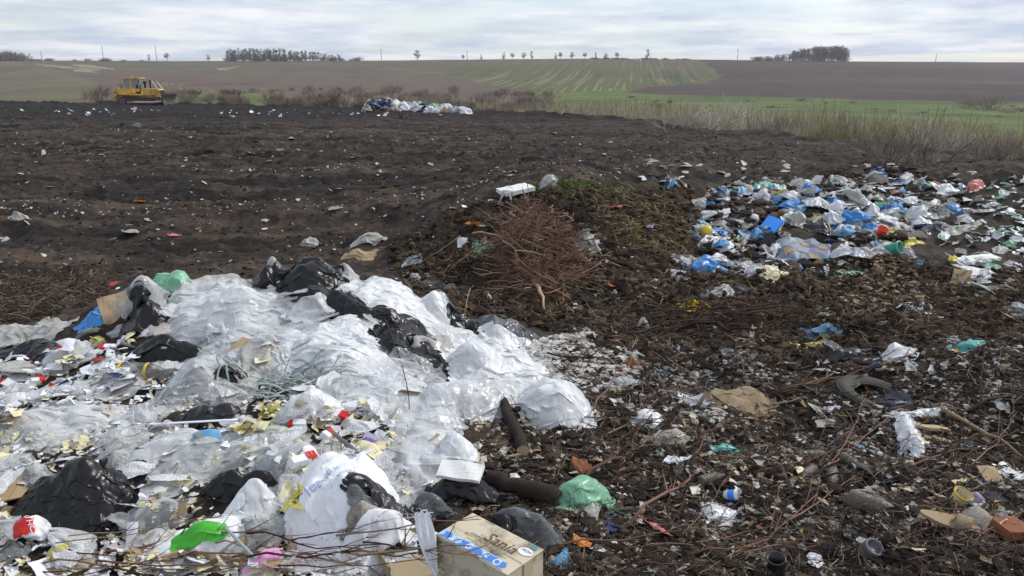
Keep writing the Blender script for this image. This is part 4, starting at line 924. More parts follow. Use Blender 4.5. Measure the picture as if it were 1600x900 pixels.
bits(FLATP, 'cardboard_piece', 'small cardboard scrap lying on the films of the heap', 'cardboard', 'cardboard scraps on the films of the heap', ['card', 'carddark'], scatter(HP, 10, 30), 16, 36, 1., .4, 31)
bits(PAPER, 'crumpled_paper', 'crumpled paper wedged between the films on the lower slope of the white heap', 'paper', 'papers between the films of the heap', ['paper', 'paperdirt', 'cream', 'paper', 'cream'], scatter([(-20,640),(200,640),(330,690),(470,660),(620,640),(660,700),(470,740),(330,800),(200,860),(-20,860)], 110, 411), 14, 38, .9, .4, 412)
bits(FLATP, 'cardboard_piece', 'brown card scrap on the lower slope of the white heap', 'cardboard', 'card scraps on the lower slope of the heap', ['card', 'tan'], scatter([(-20,640),(330,690),(620,640),(470,740),(200,860),(-20,860)], 20, 413), 18, 44, 1., .4, 414)
# thin vine over the films, twigs along the bottom
P = np.array([hit(x, y) for x, y in ((604,505),(612,530),(624,560),(632,590),(638,618),(640,645))])+np.array((0, 0, .02))
P = upsample(P[:, None, :].repeat(4, 1))[:, 0]; c = P[0].copy(); tag(link('vine_stem', MB().tube(P-c, np.linspace(.004, .003, len(P)), 5).mesh('vine_stem', M['twigdark'], True), None, c), 'thin dark vine stem trailing over the white films', 'stem')
rg = random.Random(5)
for k in range(36):
    x, y = rg.uniform(-30, 640), rg.uniform(842, 905)-max(0, 0); L = rg.uniform(60, 260); an = rg.uniform(-.35, .35)+(1.1 if rg.random() < .2 else 0)
    A_ = lift((x, y), rg.uniform(.01, .06)); B_ = lift((x+L*math.cos(an), min(905, y-L*math.sin(an)*.5)), rg.uniform(.01, .07))
    stick(rg.choice(TWIG), 'twig', 'brown twig lying over the papers along the bottom left edge', 'twig', A_, B_, rg.uniform(.4, .9), rg.choice(('twigdark', 'twig', 'wood')), 'twigs along the bottom left edge')
# ================================================================== MOUND, BRUSHWOOD, RIGHT-HAND RUBBISH
rg = random.Random(31)
for k in range(700):                                   # fine twigs filling the brushwood heap
    a, r = rg.uniform(0, 6.28), rg.random()**.6; px, py = 838+72*r*math.cos(a), 422+52*r*math.sin(a)
    q = hit(px, py); up = (1-r*r)*rg.uniform(.0, .72); L = rg.uniform(.22, .55); th = rg.uniform(0, 6.28); ph = rg.gauss(0, .5)
    d = np.array((math.cos(th)*math.cos(ph), math.sin(th)*math.cos(ph)*.6, math.sin(ph))); m = q+np.array((0, 0, .03+up)); a_, b_ = m-d*L/2, m+d*L/2
    for e_ in (a_, b_): e_[2] = max(e_[2], float(height(e_[:1], e_[1:2])[0])+.01)
    stick(rg.choice(TWIG), 'twig', 'bare twig in the dense brushwood heap on the front of the mound', 'twig', a_, b_, rg.uniform(.7, 1.1), rg.choice(('twig', 'twig', 'twigdark')), 'twigs of the brushwood heap')
for k in range(170):                                   # the heap of pruned brushwood
    a, r = rg.uniform(0, 6.28), rg.random()**.5; px, py = 838+84*r*math.cos(a), 424+52*r*math.sin(a)
    q = hit(px, py); up = (1-r*r)*rg.uniform(.02, .68); L = rg.uniform(.3, .8); th = rg.gauss(0, .75)+(0 if rg.random() < .5 else 3.14); ph = rg.gauss(0, .38)
    d = np.array((math.cos(th)*math.cos(ph), math.sin(th)*math.cos(ph)*.55, math.sin(ph))); m = q+np.array((0, 0, .03+up)); a_, b_ = m-d*L/2, m+d*L/2
    for e_ in (a_, b_): e_[2] = max(e_[2], float(height(e_[:1], e_[1:2])[0])+.01)
    stick(rg.choice(TWIG), 'twig', 'bare twig in the dense brushwood heap on the front of the mound', 'twig', a_, b_, rg.uniform(.6, 1.15), rg.choice(('twig', 'twig', 'twigdark', 'twigpale')), 'twigs of the brushwood heap')
for (x0, y0, x1, y1, th, lab) in ((806,396,834,356,1.6,'pale cut branch end sticking up at the left of the brushwood heap'), (796,362,866,412,1.3,'long pale branch curving over the top of the brushwood heap'), (822,392,864,358,1.3,'pale branch rising from the brushwood heap towards the hollow'),
        (866,372,880,480,.9,'thin upright twig in the middle of the brushwood heap'), (832,455,850,492,2.4,'stubby grey branch at the foot of the brushwood heap'), (760,400,700,432,1.2,'pale root running left from the brushwood heap'), (720,398,655,420,1.3,'yellowish root lying on the soil left of the brushwood heap'), (880,440,990,446,1.,'long straight twig poking out right of the brushwood heap'), (735,470,725,500,.9,'twig hanging at the lower left of the brushwood heap')):
    stick(STICK[0] if th > 1.1 else TWIG[3], 'branch', lab, 'branch', lift((x0, y0), .22 if y0 < 420 else .12), lift((x1, y1), .28 if y1 < 420 else .05), th*.6, 'twigpale')
for k in range(70):                                    # flat layer of twigs right of it
    x, y = rg.uniform(1010, 1230), rg.uniform(478, 528); L = rg.uniform(50, 150); an = rg.gauss(.12, .22)
    A_, B_ = lift((x-L/2, y+L/2*math.sin(an)*.7), rg.uniform(.01, .1)), lift((x+L/2, y-L/2*math.sin(an)*.7), rg.uniform(.01, .1))
    stick(rg.choice(TWIG), 'twig', 'dark twig in the flat brushwood layer below the yellow blossoms', 'twig', A_, B_, rg.uniform(.45, .8), 'twigdark', 'twigs of the flat brushwood layer')
for k in range(120):                                   # loose twigs over the right foreground
    x, y = rg.uniform(930, 1620), rg.uniform(560, 900); L = rg.uniform(60, 230); an = rg.gauss(-.35, .45)
    A_, B_ = lift((x-L/2*math.cos(an), min(902, y-L/2*math.sin(an)*.8)), rg.uniform(.005, .05)), lift((x+L/2*math.cos(an), min(902, y+L/2*math.sin(an)*.8)), rg.uniform(.005, .07))
    stick(rg.choice(TWIG), 'twig', 'dark twig strewn over the littered soil at the lower right', 'twig', A_, B_, rg.uniform(.35, .75), rg.choice(('twigdark', 'twigdark', 'twig')), 'loose twigs on the littered soil')
o = None
fl = MB(); r2 = np.random.default_rng(8)
for k in range(60):
    c = hit(1062+r2.normal(18, 12), 486+r2.normal(0, 4))+np.array((0, 0, r2.uniform(.02, .07))); a = r2.uniform(0, 6.28)
    fl.add(c+r2.normal(0, .012, (4, 3)), [(0, 1, 2, 3)])
c = fl.v[0][0].copy(); fl.v = [v-c for v in fl.v]
bl = tag(link('blossom_spray', fl.mesh('blossom_spray', M['flower']), None, c), 'spray of small yellow blossoms lying on the flat brushwood', 'flowers'); bl['kind'] = 'stuff'
# ---- things on and around the mound
B = lambda n, l, c, p0, p1, w, m, h=.04, ex=1.22, **k: bag(n, l, c, p0, p1, w, m, h, ex, **k)
slab('foam_slab', 'pale slab with a grey blue top lying on the left end of the mound', 'board', (806,303), .42, .26, .05, .5, (.1, -.12), 'foam', .0, dz=.03)
B('plastic_film', 'thin whitish film trailing from the pale slab on the mound', 'plastic film', (766,312), (800,304), 10, 'dusty', .02)
B('plastic_film', 'clear film standing up in a point on the mound crest', 'plastic film', (842,290), (872,280), 24, 'clear2', .14, 1.15)
B('plastic_film', 'white sheet draped on the mound right of the brushwood', 'plastic film', (904,370), (940,402), 26, 'dusty', .05)
B('plastic_film', 'pale folded film at the upper left of the brushwood heap', 'plastic film', (742,382), (772,398), 26, 'mint', .05)
slab('paper_sheet', 'white card standing at the left of the brushwood heap', 'card', (723,388), .13, .16, .004, .3, (1.1, .1), 'paper', .03, dz=.05)
put(PAPER[2], 'crumpled_paper', 'orange and yellow peel-like wrapper on the mound slope', 'wrapper', (742,352), .22, 'orange', None, 1.6)
put(RAG[0], 'film_scrap', 'small white flag of film beside the orange wrapper', 'plastic scrap', (757,352), .16, 'white')
put(FLATP[0], 'foam_scrap', 'grey foam block at the left foot of the mound crest', 'foam', (712,324), .16, 'crumb')
put(FLATP[1], 'foam_scrap', 'white foam chip right of the grey foam block', 'foam', (730,322), .14, 'foam')
B('plastic_bag', 'dirty white bag on bare soil behind the crest of the white heap', 'plastic bag', (552,380), (600,370), 18, 'dusty', .08)
B('cloth', 'tan cloth lump on bare soil behind the crest of the white heap', 'rag', (540,400), (585,396), 14, 'tan', .05)
B('plastic_film', 'clear curl of film among stones left of the brushwood', 'plastic film', (630,418), (648,398), 22, 'clear2', .05)
put(PAPER[4], 'paper_piece', 'white paper with pale blue print on the mound right of the crest', 'paper', (1012,356), .26, 'lilac')
put(PAPER[7], 'paper_piece', 'pinkish torn tissue on the right shoulder of the mound', 'paper', (958,326), .28, 'rose', None, None, .1, .01, .5)
put(PAPER[1], 'paper_piece', 'small white tissue below the pinkish one', 'paper', (948,338), .13, 'paper')
for i, (x, y, s) in enumerate(((648,432,.10),(655,436,.09),(668,428,.08),(690,428,.09),(640,426,.07),(700,432,.06))):
    put(BAGP[i % 6], 'stone', 'pale rounded stone among clods left of the brushwood heap', 'stone', (x, y), s, 'rubble', 'pale stones left of the brushwood heap')
put(FLATP[3], 'board_piece', 'small orange and blue board piece right of the brushwood', 'board', (962,447), .17, 'orange', None, .2)
put(FLATP[0], 'board_piece', 'flat tan board fragment right of the orange piece', 'board', (990,460), .22, 'tan', None, .1)
put(RAG[1], 'film_scrap', 'grey curl of plastic standing on the bare soil near the flat brushwood', 'plastic scrap', (1004,515), .22, 'clear2', None, 1.2, .6)
B('plastic_film', 'pale torn sheet half buried above the flat brushwood', 'plastic film', (1090,462), (1160,456), 20, 'dusty', .06)
B('plastic_film', 'clear rag of film just below the bright blue bag', 'plastic film', (1046,432), (1082,424), 22, 'clear2', .06)
B('plastic_film', 'white oval lid-like film left of the clear rag', 'plastic film', (1018,438), (1034,436), 8, 'foam', .02)
# ---- plaster rubble patch
rub = MB(); r2 = np.random.default_rng(12); ICO = None
bm = bmesh.new(); bmesh.ops.create_icosphere(bm, subdivisions=1, radius=1.); ICV = np.array([v.co[:] for v in bm.verts]); ICF = np.array([[v.index for v in f.verts] for f in bm.faces]); bm.free()
def lumps(name, n, sampler, lo, hi, mats, weights, seed, flat=.6, ground=None):
    r_ = np.random.default_rng(seed); x, y = sampler(r_, n); n = len(x)
    ins = (x > RX0+.1) & (x < RX1-.1) & (y > RY0+.05) & (y < RY1-.1)
    z = np.where(ins, samp(x, y, S0 if ground is None else ground), gfull(x, y))
    s = np.exp(r_.uniform(math.log(lo), math.log(hi), n))*np.clip(y/5, .7, 6)**.3
    V = ICV[None]*(1+.35*r_.normal(0, .8, (n, len(ICV), 1)))*s[:, None, None]*r_.uniform(.7, 1.3, (n, 1, 3)); V[..., 2] *= flat
    an = r_.uniform(0, 6.28, n); c_, s_ = np.cos(an)[:, None], np.sin(an)[:, None]
    V = np.stack([V[..., 0]*c_-V[..., 1]*s_, V[..., 0]*s_+V[..., 1]*c_, V[..., 2]], -1)+np.stack([x, y, z+s*flat*.25], -1)[:, None]
    Fq = (ICF[None]+(np.arange(n)*len(ICV))[:, None, None]).reshape(-1, 3); return raw(name, V.reshape(-1, 3), Fq, mats, np.repeat(r_.choice(len(mats), n, p=weights), len(ICF)))
def raw(name, V, Fq, mats, mi, smooth=False):
    me = bpy.data.meshes.new(name); k = Fq.shape[1]
    me.vertices.add(len(V)); me.vertices.foreach_set('co', V.astype(np.float32).ravel()); me.loops.add(Fq.size); me.loops.foreach_set('vertex_index', Fq.ravel().astype(np.int32))
    me.polygons.add(len(Fq)); me.polygons.foreach_set('loop_start', np.arange(0, Fq.size, k, dtype=np.int32)); me.polygons.foreach_set('material_index', mi.astype(np.int32)); me.polygons.foreach_set('use_smooth', np.full(len(Fq), smooth))
    for m in mats: me.materials.append(M[m])
    me.update(calc_edges=True); me.validate(); return link(name, me)
def frags(name, n, sampler, lo, hi, mats, weights, seed, ground=None, long=1., liftz=.0, p=.45):
    """bent scraps: two quads each, tilted at random"""
    r_ = np.random.default_rng(seed); x, y = sampler(r_, n); n = len(x)
    ins = (x > RX0+.1) & (x < RX1-.1) & (y > RY0+.05) & (y < RY1-.1)
    z = np.where(ins, samp(x, y, S0 if ground is None else ground), gfull(x, y))
    s = np.exp(r_.uniform(math.log(lo), math.log(hi), n))*np.clip(y/4, .7, 9)**p
    base = np.array([(-1, -1, 0), (0, -1, .0), (1, -1, 0), (-1, 1, 0), (0, 1, 0), (1, 1, 0)], float)*np.array((long, 1, 1))
    V = (base[None]+r_.normal(0, .28, (n, 6, 3)))*s[:, None, None]*.5
    V[:, (1, 4), 2] += (s*r_.uniform(-.3, .5, n))[:, None]
    a, b = r_.uniform(0, 6.28, n), r_.normal(0, .4, n); ca, sa, cb_, sb = np.cos(a)[:, None], np.sin(a)[:, None], np.cos(b)[:, None], np.sin(b)[:, None]
    X, Z = V[..., 0]*cb_-V[..., 2]*sb, V[..., 0]*sb+V[..., 2]*cb_
    V = np.stack([X*ca-V[..., 1]*sa, X*sa+V[..., 1]*ca, Z], -1)+np.stack([x, y, z+s*.18+liftz], -1)[:, None]
    Fq = (np.array([(0, 1, 4, 3), (1, 2, 5, 4)])[None]+(np.arange(n)*6)[:, None, None]).reshape(-1, 4); return raw(name, V.reshape(-1, 3), Fq, mats, np.repeat(r_.choice(len(mats), n, p=weights), 2))
def straws(name, n, sampler, lo, hi, mats, weights, seed, r=.0022, ground=None):
    r_ = np.random.default_rng(seed); x, y = sampler(r_, n); n = len(x)
    ins = (x > RX0+.1) & (x < RX1-.1) & (y > RY0+.05) & (y < RY1-.1)
    z = np.where(ins, samp(x, y, S0 if ground is None else ground), gfull(x, y))
    L = r_.uniform(lo, hi, n)*np.clip(y/5, .7, 4)**.5; a, b = r_.uniform(0, 6.28, n), r_.normal(.05, .28, n)
    d = np.stack([np.cos(a)*np.cos(b), np.sin(a)*np.cos(b), np.sin(b)], -1)*L[:, None]/2; c = np.stack([x, y, z+.012+np.abs(d[:, 2])], -1)
    bend = r_.normal(0, .12, (n, 3))*L[:, None]; P = np.stack([c-d, c+bend*.6, c+d], 1)
    rr = (r*np.clip(y/4, .8, 5)**.8*r_.uniform(.6, 1.6, n))[:, None, None]; k = np.arange(3)*2.0944
    sd = np.stack([-d[:, 1], d[:, 0], 0*d[:, 0]], -1); sd /= np.linalg.norm(sd, axis=1)[:, None]+1e-9
    off = np.cos(k)[None, :, None]*sd[:, None]*rr+np.sin(k)[None, :, None]*np.array((0, 0, 1.))*rr
    V = (P[:, :, None]+off[:, None]*np.array((1, .9, .5))[None, :, None, None]).reshape(-1, 3)
    f = [(i*3+j, i*3+(j+1) % 3, (i+1)*3+(j+1) % 3, (i+1)*3+j) for i in range(2) for j in range(3)]
    Fq = (np.array(f)[None]+(np.arange(n)*9)[:, None, None]).reshape(-1, 4); return raw(name, V.reshape(-1, 3), Fq, mats, np.repeat(r_.choice(len(mats), n, p=weights), 6))
def zone(poly, y0, y1):            # even cover of an image polygon, thinned by distance
    def f(r_, n):
        xs, ys = [], []
        while sum(map(len, xs)) < n:
            Yv = y0*(y1/y0)**r_.random(n*2); u = r_.uniform(-.85, 1.15, n*2); X = u*(Yv+.6); z = gbase(X, Yv); px, py = proj(X, Yv, z); k = inpoly(px, py, poly); xs.append(X[k]); ys.append(Yv[k])
        return np.concatenate(xs)[:n], np.concatenate(ys)[:n]
    return f
RF = zone([(1000,440),(2300,430),(2300,930),(640,930),(740,760),(745,640),(850,600),(870,560),(900,500)], 2.3, 9.5)
MIDZ = zone([(600,400),(720,330),(900,280),(1080,300),(1100,440),(2100,400),(2100,520),(1000,560),(880,520),(720,470),(640,440)], 5., 13)
def clustered(z_, thr=.05, sc=1.6):
    def f(r_, n):
        xs, ys = [], []
        while sum(map(len, xs)) < n:
            x, y = z_(r_, n); k = fbm(x*.35, y, sc, 3, 61) > thr; xs.append(x[k]); ys.append(y[k])
        return np.concatenate(xs)[:n], np.concatenate(ys)[:n]
    return f
FIELD = zone([(-150,185),(900,200),(1650,255),(1700,320),(1050,270),(880,285),(700,340),(620,400),(200,430),(0,530),(-150,530)], 6., 70)
ASH2 = zone([(960,540),(1180,520),(1250,560),(1150,600),(1010,620)], 4.5, 7.5)
ASH3 = zone([(1010,650),(1250,640),(1560,560),(1600,640),(1400,720),(1120,720)], 3.3, 6.5)
BROWNPATCH = zone([(1300,420),(1420,415),(1450,470),(1400,490),(1310,470)], 6., 10)
ASH = zone([(820,530),(900,520),(1000,560),(980,600),(930,610),(850,580)], 4.5, 7.5)
stuff(lumps('plaster_rubble', 1500, ASH, .010, .035, ['rubble', 'crumb', 'speck'], [.6, .15, .25], 1, .5), 'patch of crumbled pale plaster on the soil')
UNDER = zone([(-60,560),(150,545),(330,470),(600,470),(740,600),(760,720),(660,800),(640,905),(-60,905)], 2.4, 6.6)
stuff(frags('shredded_rubbish', 3000, UNDER, .008, .035, ['paper', 'paperdirt', 'speck', 'cream', 'tan', 'crumb'], [.30, .28, .16, .12, .07, .07], 15, None, 1.5, .015), 'torn paper and film shreds filling the gaps of the white heap')
stuff(lumps('ash_lumps', 2600, ASH2, .006, .028, ['crumb', 'darkleaf', 'clod'], [.45, .3, .25], 51, .6), 'grey ashy patch of burnt rubbish below the flat brushwood')
stuff(lumps('grey_crumbs', 2600, ASH3, .005, .022, ['crumb', 'speck', 'darkleaf'], [.45, .2, .35], 52, .6), 'grey crumbs of rubbish around the tyre')
stuff(lumps('soil_clods', 7600, RF, .008, .045, ['clod', 'darkleaf', 'leaf'], [.6, .25, .15], 2), 'loose dark soil clods in the littered foreground')
stuff(lumps('mound_clods', 6600, MIDZ, .010, .055, ['moundclod', 'clod', 'leaf'], [.5, .35, .15], 3, .85), 'loose soil clods on and around the mound')
stuff(lumps('field_clods', 4500, FIELD, .008, .030, ['clod', 'darkleaf'], [.7, .3], 4), 'soil clods turned up across the dark dirt field')
stuff(frags('leaf_litter', 16500, RF, .008, .035, ['leaf', 'darkleaf', 'crumb', 'speck', 'tan', 'straw'], [.32, .26, .19, .08, .05, .10], 5, None, 1.3), 'rotting leaf and paper litter over the right foreground')
stuff(frags('rag_bits', 1300, clustered(RF, .1, .5), .010, .045, ['crumb', 'speck', 'paperdirt', 'tan', 'greycloth', 'darkcloth'], [.20, .10, .14, .14, .22, .20], 57, None, 1.6, .006), 'pale torn bits pressed into the littered right foreground')
stuff(straws('straw_litter', 16000, RF, .03, .16, ['leaf', 'darkleaf', 'straw', 'twigdark'], [.36, .22, .26, .16], 6), 'dry stalks and roots over the right foreground')
stuff(frags('mound_litter', 5000, MIDZ, .010, .04, ['leaf', 'darkleaf', 'crumb', 'speck', 'straw'], [.4, .33, .1, .05, .12], 7), 'leaf litter on and around the mound')
stuff(straws('mound_straw', 7600, MIDZ, .04, .2, ['leaf', 'darkleaf', 'drygrass'], [.5, .3, .2], 8), 'dry stalks on and around the mound')
stuff(frags('field_litter', 5000, FIELD, .008, .030, ['crumb', 'speck', 'leaf', 'darkleaf', 'tan'], [.10, .04, .46, .32, .08], 9, None, 1.6, .0, .35), 'small pale specks of rubbish over the dirt field')
stuff(frags('field_specks', 2600, clustered(FIELD, .26), .006, .024, ['speck', 'crumb', 'tan', 'paperdirt'], [.4, .35, .15, .1], 19, None, 1.5, .004, .5), 'drifts of pale specks in the tracks of the dirt field')
stuff(frags('brown_leaves', 2600, BROWNPATCH, .014, .045, ['leaf', 'tan', 'straw'], [.7, .15, .15], 10, None, 1.5, .02), 'heap of brown leaves below the rubbish heap')
LEFTD = zone([(-60,430),(160,430),(190,480),(110,515),(-60,510)], 6.5, 10.5)
stuff(straws('rotten_straw', 2600, LEFTD, .05, .22, ['leaf', 'straw', 'darkleaf'], [.5, .2, .3], 17), 'brown rotten straw behind the left edge of the white heap')
TURF = zone([(815,296),(850,284),(950,286),(985,312),(930,318),(860,306)], 8.6, 11)
stuff(straws('turf_grass', 1500, TURF, .03, .10, ['grassgreen', 'straw'], [.75, .25], 11), 'green turf on the crest of the mound')
stuff(straws('dry_grass', 800, zone([(930,300),(1060,330),(1090,400),(1040,420),(950,380),(900,320)], 7.5, 11.5), .04, .16, ['drygrass', 'leaf', 'grassgreen'], [.6, .25, .15], 18), 'dry grass on the right slope of the mound')
stuff(straws('dry_needles', 900, zone([(780,370),(850,362),(880,385),(840,402),(785,398)], 7.8, 9.5), .05, .2, ['tan', 'leaf'], [.5, .5], 12, .003, S), 'orange brown dry grass on top of the brushwood')
# ---- right foreground, single things
def tyre(p, Rr, r_, rz, tilt, label):
    q = hit(*p); e = empty('car_tyre', label, 'tyre', q+np.array((0, 0, .005)), rz); e.rotation_euler = (tilt[0], tilt[1], rz)
    a = np.linspace(-2.5, 2.5, 15); pr = [(Rr-r_*.62+r_*math.cos(t)*1.0, r_*.85*math.sin(t)) for t in a]; pr = [(min(x, Rr), z) for x, z in pr]
    link('carcass', MB().lathe(pr, 56).mesh('carcass', M['rubber'], True), e)
    mb = MB()
    for k in range(64):
        t = k/64*6.283
        for zz_ in (-.028, .028): mb.box((math.cos(t+zz_*.6)*(Rr+.002), math.sin(t+zz_*.6)*(Rr+.002), zz_), (.012, .022, .046), (0, 0, t))
    link('tread', mb.mesh('tread', M['rubber']), e); return e
tyre((1368,626), .29, .085, .3, (.14, .10), 'worn car tyre lying half buried and filled with rubbish')
raise_support(np.array([hit(1368, 628)+np.array((.25*math.cos(a), .25*math.sin(a), .08)) for a in np.linspace(0, 6.3, 60)]))
B('cloth', 'slate blue cloth stuffed into the right side of the tyre', 'rag', (1358,628), (1425,634), 30, 'darkcloth', .06, 1.3)
for x, y, s, lab in ((1325,606,.17,'curled beige carton piece in the left of the tyre'), (1350,604,.14,'bent beige carton piece in the middle of the tyre'), (1352,632,.12,'beige carton piece at the front rim of the tyre')):
    put(FLATP[1], 'carton_piece', lab, 'cardboard', (x, y), s, 'tan', None, None, .5)
B('burlap_sack', 'brown burlap sack slumped on the soil left of the tyre', 'sack', (1096,628), (1196,616), 54, 'burlap', .13, 1.2)
put(FLATP[0], 'cardboard_piece', 'cream torn card sticking out of the burlap sack', 'cardboard', (1126,602), .17, 'cream', None, .4, .7)
B('plastic_strip', 'curved white plastic strip left of the burlap sack', 'plastic scrap', (1056,614), (1090,624), 12, 'white', .02, 1.1)
B('plastic_bag', 'white torn rag of plastic hanging in front of the tyre', 'plastic bag', (1402,642), (1436,712), 34, 'white', .07, 1.3)
B('plastic_film', 'white tail of plastic stretched right of the torn rag', 'plastic film', (1420,646), (1475,640), 12, 'white', .04, 1.3)
slab('plank', 'short pale plank right of the torn white rag', 'plank', (1456,678), .20, .045, .02, -.25, (0, .05), 'woodpale', 0, dz=.03)
slab('plank', 'grey plank end below the short pale plank', 'plank', (1464,690), .16, .05, .02, -.3, (0, .1), 'wood', 0, dz=.0)
stick(STICK[0], 'branch', 'long grey broken branch slanting at the right edge', 'branch', lift((1470,652), .06), lift((1592,726), .06), 1.3, 'wood')
stick(STICK[1], 'branch', 'brown stick lying left below the tyre', 'branch', lift((1206,640), .04), lift((1256,630), .05), 1.6, 'wood')
stick(STICK[1], 'branch', 'short split stake under the long grey branch', 'branch', lift((1530,690), .05), lift((1598,706), .04), 1.5, 'twigpale')
stick(STICK[2], 'branch', 'tall dark stem rising at the right edge', 'branch', lift((1534,642), .0), lift((1530,575), .30), .5, 'twigdark')
stick(STICK[2], 'branch', 'thin brown stalk leaning over the burlap sack', 'branch', lift((1185,640), .02), lift((1150,568), .12), .5, 'twig')
# logs
def log(label, A, B2, r0, r1, ends='woodpale'):
    A, B2 = np.array(A), np.array(B2); e = empty('log', label, 'log', A); n = 9; s = np.linspace(0, 1, n)[:, None]; r_ = np.random.default_rng(int(A[0]*1e4) % 999)
    P = (B2-A)*s+r_.normal(0, .006, (n, 3)); link('bark', MB().tube(P, np.linspace(r0, r1, n)*(1+r_.normal(0, .07, n)), 12, False).mesh('bark', M['bark'], True), e)
    d = (B2-A)/np.linalg.norm(B2-A)
    for c, r in ((P[0], r0), (P[-1], r1)): link('cut_end', MB().tube(np.array([c-d*.004, c+d*.004]), r*.97, 12).mesh('cut_end', M[ends]), e)
    return e
log('dark log with a split tan end beside the white bags', hit(786,640,True)+(0,0,.06), hit(818,716,True)+(0,0,.05), .030, .038)
log('thick black log lying behind the mint green bag', hit(765,762,True)+(0,0,.05), hit(872,790,True)+(0,0,.03), .04, .05, 'bark')
put(FLATP[2], 'wood_chip', 'tan split wood flake on the dark log', 'wood', (812,706), .11, 'woodpale', None, 1.3, .4)
B('plastic_bag', 'mint green bag lying on the soil behind the black log', 'plastic bag', (864,784), (952,770), 62, 'mint', .10, 1.22)
put(BAGP[1], 'brick_piece', 'broken orange brick behind the mint green bag', 'brick', (905,732), .16, 'brick', None, 1.2, .3, .02, 1.2)
put(PAPER[3], 'crumpled_paper', 'crisp white crumpled tissue alone on dark soil', 'paper', (1056,722), .19, 'paper', None, .1, .1, .0, .6)
B('plastic_film', 'dark green film scrap on the soil above the white tissue', 'plastic scrap', (1108,700), (1165,706), 12, 'teal', .03, 1.3)
B('plastic_film', 'white torn film with a rounded end left of the burlap sack', 'plastic film', (1000,664), (1034,642), 34, 'white', .05, 1.25)
B('cloth', 'beige rag below the white torn film', 'rag', (1012,688), (1070,680), 24, 'greycloth', .05, 1.25)
B('plastic_film', 'pale oval of plastic on the edge of the plaster rubble', 'plastic film', (962,592), (988,602), 24, 'clear2', .05)
put(BAGP[4], 'brick_piece', 'orange brick lump in the plaster rubble', 'brick', (986,572), .16, 'brick')
B('plastic_film', 'flat grey sheet lying before the burlap sack', 'plastic film', (1074,650), (1134,648), 14, 'dusty', .02, 1.1)
cupe = empty('yogurt_cup', 'beige plastic cup with a yellow rim wrapped in film', 'cup', hit(1490,792)+np.array((0, 0, .0)), .3); cupe.rotation_euler = (.35, .2, 0)
link('cup_wall', MB().lathe([(.0, .0), (.032, .0), (.045, .10), (.041, .10), (.029, .006), (0, .006)], 20).mesh('cup_wall', M['beigeplastic'], True), cupe); link('rim', MB().lathe([(.045, .09), (.049, .095), (.049, .102), (.044, .104)], 20).mesh('rim', M['yellowplastic'], True), cupe)
B('plastic_film', 'lilac crumpled film behind the beige cup', 'plastic film', (1504,786), (1542,784), 24, 'lilac', .06, 1.2)
B('plastic_film', 'grey beige film sheet hanging right of the beige cup', 'plastic film', (1506,800), (1546,830), 34, 'greycloth', .06, 1.2)
sd = empty('sandal', 'beige slip-on sandal lying on its sole', 'sandal', hit(1482,826)+np.array((0, 0, .03)), -.55); sd.rotation_euler = (.25, .1, -.55)
ol = [(.13*math.cos(t), (.042+.012*math.cos(t))*math.sin(t)) for t in np.linspace(0, 6.283, 25)[:-1]]
mb = MB(); n = len(ol); mb.add([(x, y, 0) for x, y in ol]+[(x, y, .018) for x, y in ol], [tuple(range(n-1, -1, -1)), tuple(range(n, 2*n))]+[(i, (i+1) % n, (i+1) % n+n, i+n) for i in range(n)]); link('sole', mb.mesh('sole', M['tan']), sd)
s_, q_ = np.meshgrid(np.linspace(0, 3.14, 12), np.linspace(.02, .085, 5), indexing='ij'); link('strap', grid_mesh('strap', np.stack([q_, np.cos(s_)*.05, .016+np.sin(s_)*.045], -1), M['burlap']), sd)
slab('carton', 'orange brown opened carton at the right edge', 'carton', (1574,838), .14, .10, .05, .3, (.2, .1), 'brick', 0, dz=.02)
slab('cardboard_piece', 'tan cardboard square right of the grey jar row', 'cardboard', (1546,750), .11, .11, .006, .1, (.5, .1), 'tan', 0, dz=.03)
B('plastic_film', 'white translucent film sheet at the right edge', 'plastic film', (1562,738), (1612,748), 34, 'white', .04, 1.15)
B('plastic_film', 'slate green film left of the translucent sheet', 'plastic film', (1536,768), (1576,790), 30, 'darkcloth', .04, 1.25)
put(RAG[2], 'film_scrap', 'yellow and white striped wrapper at the right edge', 'wrapper', (1590,784), .22, 'yellow', None, .6)
bottle('clear bottle lying on the soil left of the crumpled bottles', (1272,716), .20, .15, 'bottle', 'greyplastic')
bottle('muddy bottle with a round neck pointing to the camera', (1300,752), .19, -2.0, 'bottledirty', None)
bottle('long dirty bottle slanting under a dark twig', (1366,798), .26, -.75, 'bottledirty', 'greyplastic')
bottle('squat dirty bottle beside the round necked bottle', (1262,742), .15, -2.4, 'bottledirty', None)
bottle('brown plastic jar half sunk beside the clear bottle', (1330,726), .17, -1.3, 'bottledirty', None)
bottle('dusty bottle lying at the upper right of the mint bag', (1112,752), .17, .4, 'bottledirty', None)
jar = empty('plastic_jar', 'grey upright jar sunk in the soil near the bottom edge', 'jar', hit(1350,862)+np.array((0, 0, -.03)), 0); jar.rotation_euler = (.5, .25, 0)
link('jar_wall', MB().lathe([(0, 0), (.042, 0), (.046, .01), (.045, .06), (.041, .07), (.046, .075), (.044, .10), (.036, .102), (.033, .08), (0, .08)], 20).mesh('jar_wall', M['greyplastic'], True), jar)
pip = empty('pipe', 'black pipe end standing open at the bottom edge', 'pipe', hit(1216,892)+np.array((0, 0, -.03)), 0); pip.rotation_euler = (.15, -.2, 0)
link('pipe_wall', MB().lathe([(.04, -.05), (.04, .10), (.043, .11), (.036, .11), (.034, -.05)], 20).mesh('pipe_wall', M['blackplastic'], True), pip)
